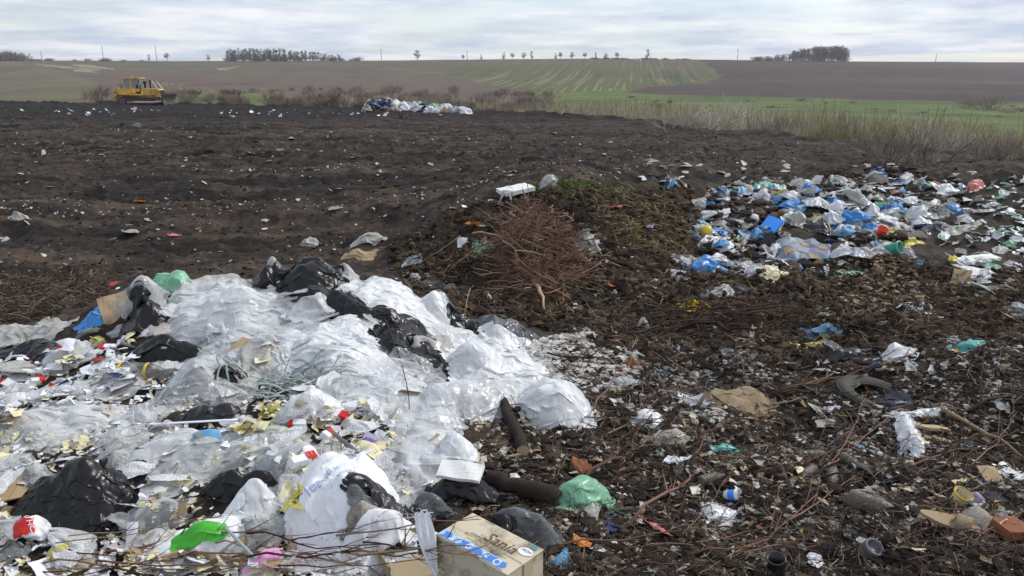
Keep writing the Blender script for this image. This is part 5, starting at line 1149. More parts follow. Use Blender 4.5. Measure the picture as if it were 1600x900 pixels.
cpe = empty('paper_cup', 'paper cup with a blue print lying on the white plastic', 'cup', hit(1132,782)+np.array((0, 0, .03)), .6); cpe.rotation_euler = (1.2, .3, .8)
link('cup_wall', MB().lathe([(0, 0), (.024, 0), (.034, .085), (.031, .085), (.022, .004)], 18).mesh('cup_wall', M['paper'], True), cpe); link('printed_band', MB().lathe([(.0272, .025), (.0322, .065)], 18).mesh('printed_band', M['blueplastic'], True), cpe)
B('plastic_film', 'white plastic sheet under the printed paper cup', 'plastic film', (1098,806), (1152,800), 34, 'white', .04, 1.12)
singles = [(PAPER, 1360,745,.20,'paper','white torn tissue beside the dirty bottles','tissue'), (PAPER,1272,880,.15,'paper','white crumpled paper beside the black pipe end','paper'), (PAPER,1425,865,.12,'cream','cream wad of paper left of the orange carton','paper'), (PAPER,1415,822,.10,'cream','pale yellow chip beside the sandal','scrap'),
 (PAPER,1248,738,.11,'cream','cream paper beside the clear bottle','paper'), (PAPER,880,882,.17,'lightblue','blue and red printed wrapper right of the printed carton','wrapper'), (FLATP,930,856,.13,'paper','folded white card on the soil right of the bubble wrap','card'), (SCRAP,980,806,.14,'lightblue','blue and teal wrapper below the straw clump','wrapper'),
 (RAG,1022,820,.22,'rose','pinkish strip of plastic right of the teal wrapper','plastic scrap'), (PAPER,1160,772,.11,'paper','white chunk of foam at the right of the paper cup','foam'), (FLATP,1340,826,.09,'lightblue','pale blue folded card above the grey jar','card'), (SCRAP,1340,694,.12,'lightblue','light blue plastic piece below the torn white rag','plastic scrap'),
 (PAPER,1300,640,.14,'paper','white film flag left of the tyre','plastic scrap'), (PAPER,1296,668,.2,'greycloth','grey beige crumpled rag left below the tyre','rag'), (FLATP,1278,824,.05,'paper','small white triangle of card on bare soil','card'), (RAG,1540,700,.16,'white','white scrap under the split stake','plastic scrap'),
 (SCRAP,945,818,.14,'navy','blue printed wrapper beside the white card','wrapper'), (PAPER,1062,792,.12,'tan','tan paper lump left of the white plastic sheet','paper'), (PAPER,1405,760,.10,'paperdirt','dirty paper scrap above the long dirty bottle','paper'), (PAPER,1500,755,.10,'cream','small cream paper above the lilac film','paper'), (RAG,900,842,.16,'orange','orange strip beside the bubble wrap','plastic scrap')]
for fam, x, y, s, m, lab, cat in singles: put(rg.choice(fam), 'litter_piece' if cat == 'scrap' else cat.replace(' ', '_'), lab, cat, (x, y), s, m, None, None, .25, .0, .8)
for nm, (x0, y0, x1, y1, w_, m, lab, cat) in enumerate(((1250,520,1310,514,20,'lightblue','blue and white plastic wrapper on the soil right of the flat brushwood','wrapper'), (1376,560,1432,552,26,'foam','white cracked foam piece above the tyre','foam'), (1504,550,1545,536,26,'teal','teal crumpled bag near the right edge','plastic bag'),
   (1405,488,1455,478,34,'charcoal','flat dark grey bag between the white foam chips','bin bag'), (1562,486,1612,480,36,'clear','clear plastic sheet at the right edge above the teal bag','plastic film'), (1280,556,1350,548,20,'charcoal','dark plastic humped over the soil below the blue wrapper','bin bag'), (1308,434,1352,424,18,'mint','pale green film below the patterned sheet','plastic film'),
   (1240,540,1300,530,16,'yellow','yellow and green film strip below the blue wrapper','plastic film'))):
    B(cat.replace(' ', '_'), lab, cat, (x0, y0), (x1, y1), w_, m, .06, 1.25)
slab('foam_board', 'white foam board with a snapped end on the right slope', 'foam board', (1526,414), .55, .16, .03, .28, (.12, -.05), 'foam', .02, dz=.05)
slab('foam_board', 'white foam board lying below the snapped one', 'foam board', (1523,436), .30, .26, .03, -.6, (.3, .1), 'foam', .02, dz=.04)
put(BAGP[2], 'plastic_scrap', 'bright yellow plastic lump left of the snapped foam board', 'plastic scrap', (1489,406), .14, 'yellowplastic', None, None, .3, 0., 1.5)
put(SCRAP[2], 'plastic_scrap', 'mint film scrap on the lower foam board', 'plastic scrap', (1546,418), .22, 'mint')
put(BAGP[3], 'plastic_scrap', 'blue plastic lump at the top of the dark bank', 'plastic scrap', (1436,412), .16, 'blue')
put(BAGP[0], 'plastic_scrap', 'small blue ball of plastic above the tyre', 'plastic scrap', (1371,570), .08, 'blue')
FC = [(1402,462),(1414,470),(1424,459),(1436,456),(1442,468),(1456,462),(1462,480),(1408,478),(1466,494)]
bits(FLATP, 'foam_scrap', 'white foam chip around the flat dark grey bag', 'foam', 'foam chips around the flat dark bag', ['foam'], FC, 16, 30, 2.2, .3, 61)
# litter pieces one can count in the right foreground
RP = [(1010,450),(1600,430),(1600,895),(860,895),(960,700),(890,590),(1000,540)]
bits(PAPER, 'paper_scrap', 'dirty white paper scrap trodden into the littered soil at the lower right', 'paper scrap', 'paper scraps on the littered soil', ['paper', 'paperdirt', 'paperdirt'], scatter(RP, 150, 71), 7, 20, .8, .4, 72)
bits(SCRAP, 'film_scrap', 'grimy film scrap trodden into the littered soil at the lower right', 'plastic scrap', 'film scraps on the littered soil', ['dusty', 'clear2', 'dusty', 'smoke', 'charcoal'], scatter(RP, 140, 73), 12, 38, .9, .35, 74)
bits(FLATP, 'board_scrap', 'brown scrap of board trodden into the littered soil at the lower right', 'board', 'board scraps on the littered soil', ['tan', 'carddark', 'wood', 'brick'], scatter(RP, 60, 75), 10, 34, 1., .3, 76)
bits(SCRAP, 'film_scrap', 'small coloured wrapper trodden into the littered soil at the lower right', 'wrapper', 'coloured wrappers on the littered soil', ['lightblue', 'mint', 'yellow', 'rose', 'teal', 'blue', 'orange'], scatter(RP, 40, 77), 9, 20, .9, .35, 78)
MP = [(560,420),(740,330),(960,310),(1060,360),(1090,440),(880,500),(960,520),(720,470)]
bits(PAPER, 'paper_scrap', 'pale paper scrap lying on the slopes of the mound', 'paper scrap', 'paper scraps on the mound', ['paperdirt', 'paper', 'greycloth'], scatter(MP, 55, 79), 6, 16, .8, .4, 80)

# ================================================================== RUBBISH HEAP ON THE RIGHT
HP2 = [(1085,330),(1110,296),(1180,285),(1300,286),(1410,278),(1500,292),(1510,312),(1470,332),(1430,372),(1400,395),(1330,412),(1270,432),(1180,425),(1100,412)]
HW = [('dusty','white'),('white','paper','foam'),('clear2','milky'),('paperdirt','cream')]
bits(SCRAP, 'film_scrap', 'soiled white film scrap in the mixed rubbish heap on the right', 'plastic scrap', 'white film scraps of the rubbish heap', ['dusty', 'white', 'white', 'milky'], [p for p in scatter(HP2, 190, 101) if not (1210 < p[0] < 1296 and 356 < p[1] < 412)], 10, 40, .9, .35, 102, True)
bits(PAPER, 'crumpled_paper', 'crumpled pale paper in the mixed rubbish heap on the right', 'paper', 'papers of the rubbish heap', ['paper', 'paperdirt', 'paperdirt', 'foam', 'greycloth'], [p for p in scatter(HP2, 190, 103) if not (1210 < p[0] < 1296 and 356 < p[1] < 412)], 9, 22, 1.1, .4, 104)
bits(BAGP, 'plastic_bag', 'small knotted pale bag in the mixed rubbish heap on the right', 'plastic bag', 'pale bags of the rubbish heap', ['dusty', 'white', 'white', 'milky'], [p for p in scatter(HP2, 95, 105) if not (1210 < p[0] < 1296 and 356 < p[1] < 412)], 18, 42, 1.1, .3, 106, True)
bits(SCRAP, 'film_scrap', 'black film scrap in the mixed rubbish heap on the right', 'plastic scrap', 'black film scraps of the rubbish heap', ['black', 'charcoal'], scatter(HP2, 34, 107), 18, 46, 1.2, .35, 108)
for m, col, n in (('blue', 'bright blue', 34), ('lightblue', 'light blue', 26), ('teal', 'teal', 12), ('mint', 'pale green', 14), ('yellow', 'yellow', 10), ('lilac', 'lilac', 12), ('rose', 'pink', 6), ('navy', 'dark blue', 8), ('tan', 'brown', 22)):
    bits(SCRAP+PAPER[:3], 'film_scrap', col+' scrap of plastic in the mixed rubbish heap on the right', 'plastic scrap', col+' scraps of the rubbish heap', [m], scatter(HP2, n, 110+len(col)), 10, 32, 1.1, .35, 111+n)
for p0, p1, w_, m, h_, lab, cat in (((1100,322),(1130,318),26,'blue',.14,'rounded blue bag at the left end of the rubbish heap','plastic bag'), ((1138,322),(1172,322),26,'dusty',.12,'grey white sack right of the rounded blue bag','sack'), ((1160,334),(1222,308),34,'dusty',.22,'big stuffed white sack lying aslant in the rubbish heap','sack'),
   ((1108,358),(1142,352),18,'blue',.08,'torn blue bag below the rounded one','plastic bag'), ((1076,362),(1094,372),12,'blue',.04,'small blue rag left of the yellow ball','plastic scrap'), ((1088,416),(1143,404),40,'blue',.17,'bright blue bag with a torn hole at the lower left of the heap','plastic bag'),
   ((1296,352),(1340,340),18,'blue',.09,'glossy blue film stretched beside the patterned sheet','plastic bag'), ((1316,370),(1370,378),24,'lightblue',.10,'long light blue bag right of the patterned sheet','plastic bag'), ((1222,408),(1244,402),14,'blue',.06,'blue film lying on the lower edge of the patterned sheet','plastic scrap'),
   ((1300,386),(1346,384),28,'charcoal',.12,'black bag below the long light blue bag','bin bag'), ((1104,388),(1150,380),26,'black',.07,'black rag above the bright blue bag','bin bag'), ((1336,394),(1366,392),18,'lilac',.07,'pale lilac bag at the lower edge of the heap','plastic bag'), ((1384,378),(1420,372),26,'yellow',.10,'yellow stuffed bag in the right part of the heap','plastic bag'),
   ((1402,398),(1428,396),20,'clear2',.10,'grey clear bag below the yellow stuffed bag','plastic bag'), ((1270,350),(1296,356),24,'charcoal',.14,'black bucket-like bag behind the patterned sheet','bin bag'), ((1330,310),(1372,294),16,'yellow',.07,'pale yellow sheet in the upper middle of the heap','plastic film'), ((1290,316),(1330,306),12,'dusty',.05,'grey white sheet left of the pale yellow sheet','plastic film'),
   ((1320,346),(1388,342),20,'dusty',.07,'wide soiled sheet behind the glossy blue film','plastic film'), ((1262,338),(1310,330),16,'cream',.05,'cream sheet left of the wide soiled one','plastic film'), ((1310,324),(1350,322),12,'charcoal',.05,'dark film in the middle of the heap','bin bag'), ((1180,290),(1212,288),8,'teal',.05,'turquoise film at the rear of the heap','plastic film'), ((1172,306),(1196,302),16,'black',.10,'dark open bag at the rear left of the heap','bin bag'),
   ((1370,266),(1388,262),10,'blue',.08,'blue rag behind the heap beside the dark bush','plastic bag'), ((1520,288),(1542,282),16,'rose',.16,'coral bag standing at the far right of the heap','plastic bag'), ((1500,284),(1516,280),14,'white',.14,'white film point left of the coral bag','plastic film'), ((1462,330),(1476,326),30,'greycloth',.14,'grey ribbed sack standing at the right of the heap','sack'),
   ((1484,328),(1504,324),16,'blue',.08,'blue bag right of the grey ribbed sack','plastic bag'), ((1420,350),(1450,346),10,'lilac',.05,'lilac film below the grey ribbed sack','plastic film'), ((1440,364),(1476,356),18,'charcoal',.08,'dark sheet at the lower right of the heap','plastic film'), ((1478,358),(1530,344),14,'dusty',.08,'olive grey sheet running to the right end of the heap','plastic film'),
   ((1148,420),(1200,422),22,'white',.05,'white film spread right of the bright blue bag','plastic film'), ((1168,420),(1182,424),26,'clear2',.08,'grey clear bag right of the white film','plastic bag'), ((1192,426),(1236,422),20,'cream',.05,'cream film at the lower edge of the heap','plastic film'), ((1062,398),(1098,400),12,'dusty',.04,'pale tissue left of the bright blue bag','paper'),
   ((1040,286),(1082,276),20,'charcoal',.08,'black and grey rags at the top left of the heap','bin bag'), ((1046,290),(1058,286),10,'lightblue',.06,'blue rag at the top left end of the heap','plastic scrap')):
    B(cat.replace(' ', '_'), lab, cat, p0, p1, w_, m, h_, 1.22, steps=45)
bits(BAGP, 'plastic_bag', 'crumpled bright blue bag among the pale bags of the rubbish heap', 'plastic bag', 'bright blue bags of the rubbish heap', ['blue', 'blue', 'lightblue'], [(1236,328),(1300,318),(1335,350),(1360,360),(1180,372),(1126,384),(1262,302),(1400,330),(1322,368),(1246,418)], 26, 46, 1.1, .3, 421)
# patterned oilcloth with square motifs
oc_ = B('oilcloth', 'grey blue oilcloth sheet with beige square motifs in the heap', 'sheet', (1206,386), (1300,378), 62, 'lilac', .14, 1.03, corner=1., lump=.1, tails=1.02)
setmat(oc_[0], mat('oilcloth_print', (.20, .225, .29), .5, .3, .25, 14., .2, 40., .003, .08))
for i_, j_, r_ in ((.22,.30,.1), (.22,.75,-.1), (.55,.55,.1), (.55,.18,0), (.78,.78,0), (.82,.35,.1)):
    V = np.array([(x, y, 0) for x in (-.5, -.17, .17, .5) for y in (-.5, 0, .5)])*np.array((.12, .12, 0)); Fc = [(i*3+j, (i+1)*3+j, (i+1)*3+j+1, i*3+j+1) for i in range(3) for j in range(2)]
    on_sheet(oc_, V, Fc, 'square_motif', 'tan', i_, j_, 1, 1, r_, .006)
cr = empty('plastic_crate', 'bright blue plastic tub lid tilted beside the oilcloth', 'tub', hit(1203,364)+np.array((0, 0, .10)), -.7); cr.rotation_euler = (.6, .25, -.7)
link('panel', MB().box((0, 0, 0), (.20, .30, .012)).mesh('panel', M['blueplastic']), cr); link('rim', MB().box((0, .15, -.02), (.21, .012, .05)).box((0, -.15, -.02), (.21, .012, .05)).box((.105, 0, -.02), (.012, .288, .05)).box((-.105, 0, -.02), (.012, .288, .05)).mesh('rim', M['blueplastic']), cr)
for x, y, r_, m, lab in ((1104,368,.075,'yellowplastic','yellow ball at the left of the rubbish heap'), (1178,346,.06,'foam','white ball left of the blue tub lid')):
    q = hit(x, y); bm = bmesh.new(); bmesh.ops.create_uvsphere(bm, u_segments=20, v_segments=12, radius=r_); me = bpy.data.meshes.new('ball'); bm.to_mesh(me); bm.free(); me.materials.append(M[m]); me.polygons.foreach_set('use_smooth', [True]*len(me.polygons)); tag(link('ball', me, None, (q[0], q[1], q[2]+r_*.7)), lab, 'ball')
bk = empty('plastic_pot', 'orange red plastic pot in the right part of the heap', 'pot', hit(1374,372)+np.array((0, 0, .04)), 0); bk.rotation_euler = (.5, .2, 0)
link('pot_wall', MB().lathe([(0, 0), (.05, 0), (.07, .10), (.066, .10), (.046, .01)], 20).mesh('pot_wall', M['redplastic'], True), bk); link('rim', MB().lathe([(.069, .09), (.075, .094), (.075, .104), (.066, .106)], 20).mesh('rim', M['redplastic'], True), bk)
tb = empty('plastic_pot', 'teal green tub at the lower right edge of the heap', 'pot', hit(1384,396)+np.array((0, 0, .04)), 0); tb.rotation_euler = (1.2, .2, .6)
link('pot_wall', MB().lathe([(0, 0), (.06, 0), (.075, .17), (.07, .17), (.055, .01)], 20).mesh('pot_wall', mat('green_tub', (.04, .30, .20), .4, .5), True), tb); link('rim', MB().lathe([(.075, .155), (.083, .16), (.083, .172), (.07, .174)], 20).mesh('rim', M['mint'], True), tb)
slab('foam_board', 'white foam strip left of the oilcloth', 'foam board', (1208,398), .09, .32, .02, -.5, (.5, .2), 'foam', 0, dz=.03)
HEAPZ0 = zone(HP2, 7, 17)
def HEAPZ(r_, n):                                      # soil and bits keep clear of the oilcloth
    x, y = HEAPZ0(r_, int(n*1.4)); px, py = proj(x, y, samp(x, y)); k = (px < 1200) | (px > 1305) | (py < 338) | (py > 412); return x[k][:n], y[k][:n]
stuff(lumps('heap_soil', 1100, clustered(HEAPZ, 0., .9), .02, .09, ['clod', 'leaf', 'darkleaf'], [.5, .3, .2], 55, .55, S), 'clods of soil thrown over the rubbish heap')
stuff(frags('heap_bits', 2600, HEAPZ, .012, .05, ['paperdirt', 'crumb', 'speck', 'darkleaf', 'tan'], [.25, .25, .15, .25, .1], 56, S, 1.5), 'small torn bits all over the rubbish heap')
# scatter around the heap
RR = [(1440,330),(1600,270),(1610,480),(1540,460),(1480,400)]
bits(SCRAP, 'film_scrap', 'pale film scrap strewn down the slope right of the rubbish heap', 'plastic scrap', 'film scraps right of the rubbish heap', ['dusty', 'white', 'white', 'clear2', 'mint'], scatter(RR, 90, 141), 8, 26, 1., .35, 142)
bits(PAPER, 'paper_scrap', 'pale paper scrap strewn down the slope right of the rubbish heap', 'paper scrap', 'paper scraps right of the rubbish heap', ['paper', 'paperdirt', 'foam'], scatter(RR, 110, 143), 7, 18, 1., .35, 144)
bits(SCRAP, 'film_scrap', 'pale scrap strewn on the soil behind the rubbish heap', 'plastic scrap', 'scraps behind the rubbish heap', ['dusty', 'paperdirt', 'speck'], scatter([(1000,245),(1560,262),(1560,284),(1100,290),(1020,300)], 60, 145), 6, 16, 1., .35, 146)
# ================================================================== DIRT FIELD
DF = [(0,178),(900,205),(1350,245),(1050,262),(860,275),(690,330),(600,400),(190,425),(0,500)]
bits(SCRAP, 'film_scrap', 'small pale film scrap on the dark dirt field', 'plastic scrap', 'film scraps on the dirt field', ['dusty', 'paperdirt', 'speck', 'clear2'], scatter(DF, 100, 151), 3.5, 12, .7, .3, 152)
bits(PAPER, 'paper_scrap', 'small white paper scrap on the dark dirt field', 'paper scrap', 'paper scraps on the dirt field', ['paper', 'paperdirt', 'speck'], scatter(DF, 80, 153), 2.5, 7, .9, .3, 154)
bits(FLATP, 'board_scrap', 'brown flat scrap on the dark dirt field', 'board', 'brown scraps on the dirt field', ['tan', 'carddark', 'leaf'], scatter(DF, 50, 155), 5, 14, .6, .2, 156)
FARB = [(0,166),(700,176),(700,186),(0,180)]
bits(PAPER, 'paper_scrap', 'tiny pale scrap along the far edge of the dump', 'paper scrap', 'scraps along the far edge', ['speck', 'paper', 'paperdirt'], scatter(FARB, 70, 157), 3.5, 10, .8, .3, 158)
for fam, x, y, w_, m, lab, cat in ((BAGP,30,342,26,'dusty','crumpled white bag alone near the left edge of the dirt field','plastic bag'), (PAPER,220,317,20,'orange','orange paper lying on the dirt field','paper'), (SCRAP,272,367,26,'rose','pinkish flat film on the dirt field','plastic scrap'), (SCRAP,524,326,18,'dusty','white bag scrap in the middle of the dirt field','plastic bag'),
   (RAG,413,358,18,'paper','white arched paper strip on the dirt field','paper'), (BAGP,484,382,24,'dusty','whitish lump on the dirt field above the heap crest','plastic bag'), (SCRAP,200,353,14,'lightblue','pale blue scrap on the dirt field','plastic scrap'), (SCRAP,208,363,26,'greycloth','grey rag below the pale blue scrap','rag'), (BAGP,455,219,12,'tan','beige lump far out on the dirt field','rag'),
   (RAG,8,374,26,'dusty','white film strip at the left edge of the dirt field','plastic film'), (SCRAP,176,446,26,'red','red paper scrap left of the puffed clear bag','paper'), (PAPER,184,452,10,'paper','tiny white paper below the red scrap','paper'), (PAPER,495,267,9,'mint','green scrap on the dirt field','plastic scrap'), (RAG,944,242,14,'dusty','pale stick-like film far out on the dirt field','plastic scrap'), (PAPER,1002,280,16,'paper','white paper at the left of the rubbish heap top','paper'), (PAPER,562,284,10,'orange','pale orange scrap behind the middle of the dirt field','paper')):
    s, q = pxsize((x, y), w_); put(rg.choice(fam), cat.replace(' ', '_'), lab, cat, q, s, m, None, None, .15, .0, 1.)
# ================================================================== BULLDOZER (local +x is forward)
q = at(224, 163, 87.); q[2] = float(gfull(q[0:1], q[1:2])[0])+.05
dz = empty('bulldozer', 'yellow tracked bulldozer with glazed cab pushing dark soil at the far edge of the dump', 'bulldozer', q, R(4))
def part(name, mb, m, parent=dz, smooth=False, bev=.02):
    o = link(name, mb.mesh(name, M[m], smooth), parent)
    if bev: b = o.modifiers.new('bevel', 'BEVEL'); b.width = bev; b.segments = 2; b.limit_method = 'ANGLE'
    return o
for s in (-1, 1):                                        # tracks
    y0, y1 = (.72, 1.28) if s > 0 else (-1.28, -.72)
    a1 = np.linspace(np.pi/2, 3*np.pi/2, 8); a2 = np.linspace(-np.pi/2, np.pi/2, 8)
    loop = [(-1.55+.45*math.cos(a), .47+.45*math.sin(a)) for a in a1]+[(1.5+.42*math.cos(a), .44+.42*math.sin(a)) for a in a2]
    tr = part('track', MB().prism(loop, y0, y1), 'steel'); mb = MB(); L = np.array(loop+loop[:1]); seg = np.linalg.norm(np.diff(L, axis=0), axis=1); cs = np.r_[0, np.cumsum(seg)]
    for d_ in np.arange(0, cs[-1], .2):
        x, z = np.interp(d_, cs, L[:, 0]), np.interp(d_, cs, L[:, 1]); x2, z2 = np.interp(d_+.02, cs, L[:, 0]), np.interp(d_+.02, cs, L[:, 1]); mb.box((x, (y0+y1)/2, z), (.16, .6, .07), (0, -math.atan2(z2-z, x2-x), 0))
    part('track_shoes', mb, 'steel', tr, bev=0)
    part('sprocket', MB().tube([(-1.55, s*1.29, .52), (-1.55, s*1.36, .52)], .30, 14), 'greyplastic', tr, bev=0); part('idler', MB().tube([(1.5, s*1.29, .46), (1.5, s*1.34, .46)], .30, 14), 'steel', tr, bev=0)
    mb = MB()
    for k in range(5): mb.tube([(-.9+k*.45, s*1.29, .22), (-.9+k*.45, s*1.33, .22)], .13, 10)
    part('track_frame', MB().box((0, s*1.31, .42), (2.2, .05, .22)), 'catdirty', tr)
    arm = part('push_arm', MB().tube([(-.4, s*1.52, .42), (1.6, s*1.52, .40), (2.75, s*1.45, .52)], [.10, .11, .09], 8), 'steelpale', bev=0)
    cyl = part('lift_cylinder', MB().tube([(1.35, s*.62, 2.52), (1.95, s*.70, 1.55)], .085, 10), 'steelpale', bev=0); part('piston_rod', MB().tube([(1.95, s*.70, 1.55), (2.55, s*.8, .75)], .045, 8), 'steel', cyl, bev=0)
part('hull', MB().box((-.1, 0, .85), (3.4, 1.42, .60)), 'catdirty')
hood = part('hood', MB().prism([(.30, 1.0), (2.05, .92), (2.05, 1.66), (1.95, 1.74), (.30, 1.84)], -.62, .62), 'cat')
part('grille', MB().box((2.065, 0, 1.3), (.03, 1.0, .62)), 'soot', hood, bev=0)
mb = MB(); [mb.box((1.0+.22*k, s*.632, 1.36), (.06, .02, .42)) for k in range(4) for s in (-1, 1)]; part('louvres', mb, 'catdirty', hood, bev=0)
part('fender', MB().prism([(-1.95, 1.30), (.32, 1.22), (.32, 1.08), (-1.2, 1.12), (-1.75, 1.18)], -1.34, 1.34), 'cat')
part('rear_tank', MB().prism([(-1.98, 1.20), (-.85, 1.30), (-.35, 1.30), (-.35, 1.72), (-1.55, 1.80), (-1.98, 1.62)], -1.05, 1.05), 'cat')
cab = part('cab', MB().box((-.72, 0, 1.62), (1.62, 1.30, .30)).box((-1.46, .60, 2.25), (.12, .12, 1.06)).box((-1.46, -.60, 2.25), (.12, .12, 1.06)).box((-.78, .62, 2.25), (.20, .10, 1.06)).box((-.78, -.62, 2.25), (.20, .10, 1.06)).box((.06, .58, 2.16), (.09, .09, 1.22), (0, .14, 0)).box((.06, -.58, 2.16), (.09, .09, 1.22), (0, .14, 0)), 'cat')
for c, d_ in (((-1.13, -.585, 2.25), (.54, .02, .92)), ((-1.13, .585, 2.25), (.54, .02, .92)), ((-.34, -.585, 2.20), (.66, .02, 1.0)), ((-.34, .585, 2.20), (.66, .02, 1.0)), ((-1.49, 0, 2.25), (.02, 1.06, .92)), ((.09, 0, 2.2), (.02, 1.04, 1.0))): part('window', MB().box(c, d_), 'glass', cab, bev=0)
part('door', MB().box((-.06, -.60, 1.72), (.42, .03, .9)), 'soot', cab, bev=0)
rf = part('roof', MB().box((-.72, 0, 2.83), (1.90, 1.5, .11)), 'cat', cab); part('beacon', MB().tube([(-.78, 0, 2.88), (-.78, 0, 3.05)], .07, 10), 'cat', cab, bev=0)
part('exhaust_stack', MB().tube([(1.02, -.2, 1.78), (1.02, -.2, 2.62)], .09, 12), 'soot', bev=0)
part('air_cleaner', MB().tube([(.50, -.25, 1.8), (.50, -.25, 2.25)], .10, 12).tube([(.50, -.25, 2.25), (.50, -.25, 2.52)], .17, 12), 'soot', bev=0)
bl = MB(); n = 9; zs = np.linspace(-.02, 1.22, n); xs = 2.95-.28*np.sin((zs+.02)/1.24*np.pi)*.9
bl.prism([(x, z) for x, z in zip(xs, zs)]+[(x-.09, z) for x, z in zip(xs[::-1], zs[::-1])], -1.85, 1.85); part('blade', bl, 'steel')
rp = part('ripper_frame', MB().box((-2.35, 0, 1.15), (.22, 1.7, .30)).box((-2.15, .5, 1.35), (.8, .14, .14), (0, .55, 0)).box((-2.15, -.5, 1.35), (.8, .14, .14), (0, .55, 0)).box((-2.2, .5, .8), (.9, .14, .14), (0, -.45, 0)).box((-2.2, -.5, .8), (.9, .14, .14), (0, -.45, 0)).box((-2.62, .5, 1.35), (.18, .16, .95), (0, .12, 0)).box((-2.62, -.5, 1.35), (.18, .16, .95), (0, .12, 0)), 'cat')
for y in (-.62, 0, .62): part('ripper_shank', MB().prism([(-2.55, 1.5), (-2.3, 1.5), (-2.32, .75), (-2.05, .35), (-2.12, .28), (-2.5, .66)], y-.06, y+.06), 'catdirty', rp)
for y in (-.5, .5): part('ripper_cylinder', MB().tube([(-1.7, y, 1.05), (-2.5, y, 1.62)], .08, 8), 'cat', rp, bev=0)
dz.scale = (1.08,)*3
# ================================================================== FAR HEAP
rg = random.Random(77); FAR = [('white', 56, 'white'), ('dusty', 22, 'greyish white'), ('cream', 10, 'cream'), ('navy', 6, 'dark blue'), ('black', 6, 'black'), ('tan', 4, 'brown'), ('lilac', 4, 'lilac'), ('mint', 4, 'pale green')]
for m, n_, nm in FAR:
    for k in range(n_):
        u = rg.random(); px = 572+158*u; top = (.22+.95*math.exp(-((u-.22)/.26)**2)+.45*math.exp(-((u-.62)/.2)**2)*.9)*(1 if u < .93 else .7)
        Yd = float(np.interp(px, *EDGE))-3.2-rg.uniform(-1.2, 1.6); f = rg.random()**.8; z = top*f*.9; X = at(px, 170, Yd)[0]; g = float(gfull(np.array([X]), np.array([Yd]))[0])
        if m == 'navy': px = rg.uniform(585, 612); X = at(px, 170, Yd)[0]; z = rg.uniform(.7, 1.2)
        put(rg.choice(BAGP), 'plastic_bag', nm+' bag of rubbish in the far heap at the edge of the dump', 'plastic bag', (X, Yd-(1-f)*1.2, g+z*.8), rg.uniform(.55, 1.1), m, nm+' bags of the far heap', None, .4, .05, 1.2, rg)
rub_ = lumps('far_heap_core', 160, lambda r_, n: (at(575, 170, 72)[0]+r_.random(n)*9, 71.5+r_.normal(0, .9, n)), .08, .16, ['rubble', 'crumb', 'darkleaf'], [.5, .3, .2], 41, 1.2); stuff(rub_, 'loose rubble in the far rubbish heap')
for k in range(26):
    px = rg.uniform(548, 602); A_ = at(px, 170, 74+rg.uniform(-1, 1)); A_[2] = .25+rg.uniform(0, .5); d_ = np.array((rg.uniform(.6, 2.), rg.gauss(0, .5), rg.uniform(.1, .9)))
    stick(rg.choice(TWIG), 'branch', 'dark branch in the left end of the far heap', 'branch', A_, A_+d_, 2.2, 'twig', 'branches of the far heap')
# ================================================================== SHRUBS, TREES, POLES
def shrub_mesh(k, stems, spread, upright, r=.010, nb=3):
    r_ = np.random.default_rng(500+k); mb = MB()
    for i in range(stems):
        b = r_.normal(0, .10, 3); b[2] = 0; a = r_.uniform(0, 6.28); ln = r_.uniform(.55, 1.); tl = abs(r_.normal(0, spread)); d = np.array((math.cos(a)*math.sin(tl), math.sin(a)*math.sin(tl), math.cos(tl)))
        s = np.linspace(0, 1, 4)[:, None]; P = b*np.array((2.2, 2.2, 0))+s*d*ln+s**2*np.array((r_.normal(0, .08), r_.normal(0, .08), upright)); mb.tube(P, np.linspace(r, r*.35, 4), 3, False)
        for j in range(nb):
            c = P[1+r_.integers(0, 2)]*.5+P[2]*.5; e = d+r_.normal(0, .45, 3); e[2] = abs(e[2]); e /= np.linalg.norm(e); L = r_.uniform(.15, .4)
            mb.tube(np.array([c, c+e*L*.5+r_.normal(0, .02, 3), c+e*L]), np.array((r*.5, r*.4, r*.2)), 3, False)
    me = mb.mesh('shrub', M['drystem']); V = np.array([v.co[:] for v in me.vertices]); me.vertices.foreach_set('co', (V/np.percentile(V[:, 2], 99)).astype(np.float32).ravel()); return me
SHR = [shrub_mesh(k, 42, (.5, .35, .7, .45, .8)[k], (.1, .15, -.1, .05, -.15)[k], .0085, 9) for k in range(5)]
SHRF = [shrub_mesh(10+k, 44, (.6, .8, .9, .55)[k], -.1, .016, 7) for k in range(4)]
def groundz(x, y): return max(float(farz(np.array([[x]]), np.array([[y]]))[0, 0]), float(gfull(np.array([x]), np.array([y]))[0]) if y < 100 else -99)
def shrub(px, Yd, ytop, mt, label, group, fam=SHR, hmin=.8, hmax=6., wide=1.):
    x = at(px, 150, Yd)[0]; z = groundz(x, Yd); h = float(np.clip(at(px, ytop, Yd)[2]-z, hmin, hmax)); me = rg.choice(fam)
    o = link('shrub', me, None, (x, Yd, z-.05), (0, 0, rg.uniform(0, 6.28)), (h*wide, h*wide, h)); setmat(o, M[mt]); return tag(o, label, 'shrub', group)
LBL = {'drystem': ('dry straw coloured shrub on the slope just beyond the right edge of the dump', 'straw coloured shrubs beyond the dump edge'), 'willow': ('yellow green sprouting shrub beyond the right edge of the dump', 'yellow green shrubs beyond the dump edge'),
       'greystem': ('grey brown bare shrub beyond the right edge of the dump', 'grey brown shrubs beyond the dump edge'), 'paletwigs': ('pale bare shrub beyond the right edge of the dump', 'pale shrubs beyond the dump edge')}
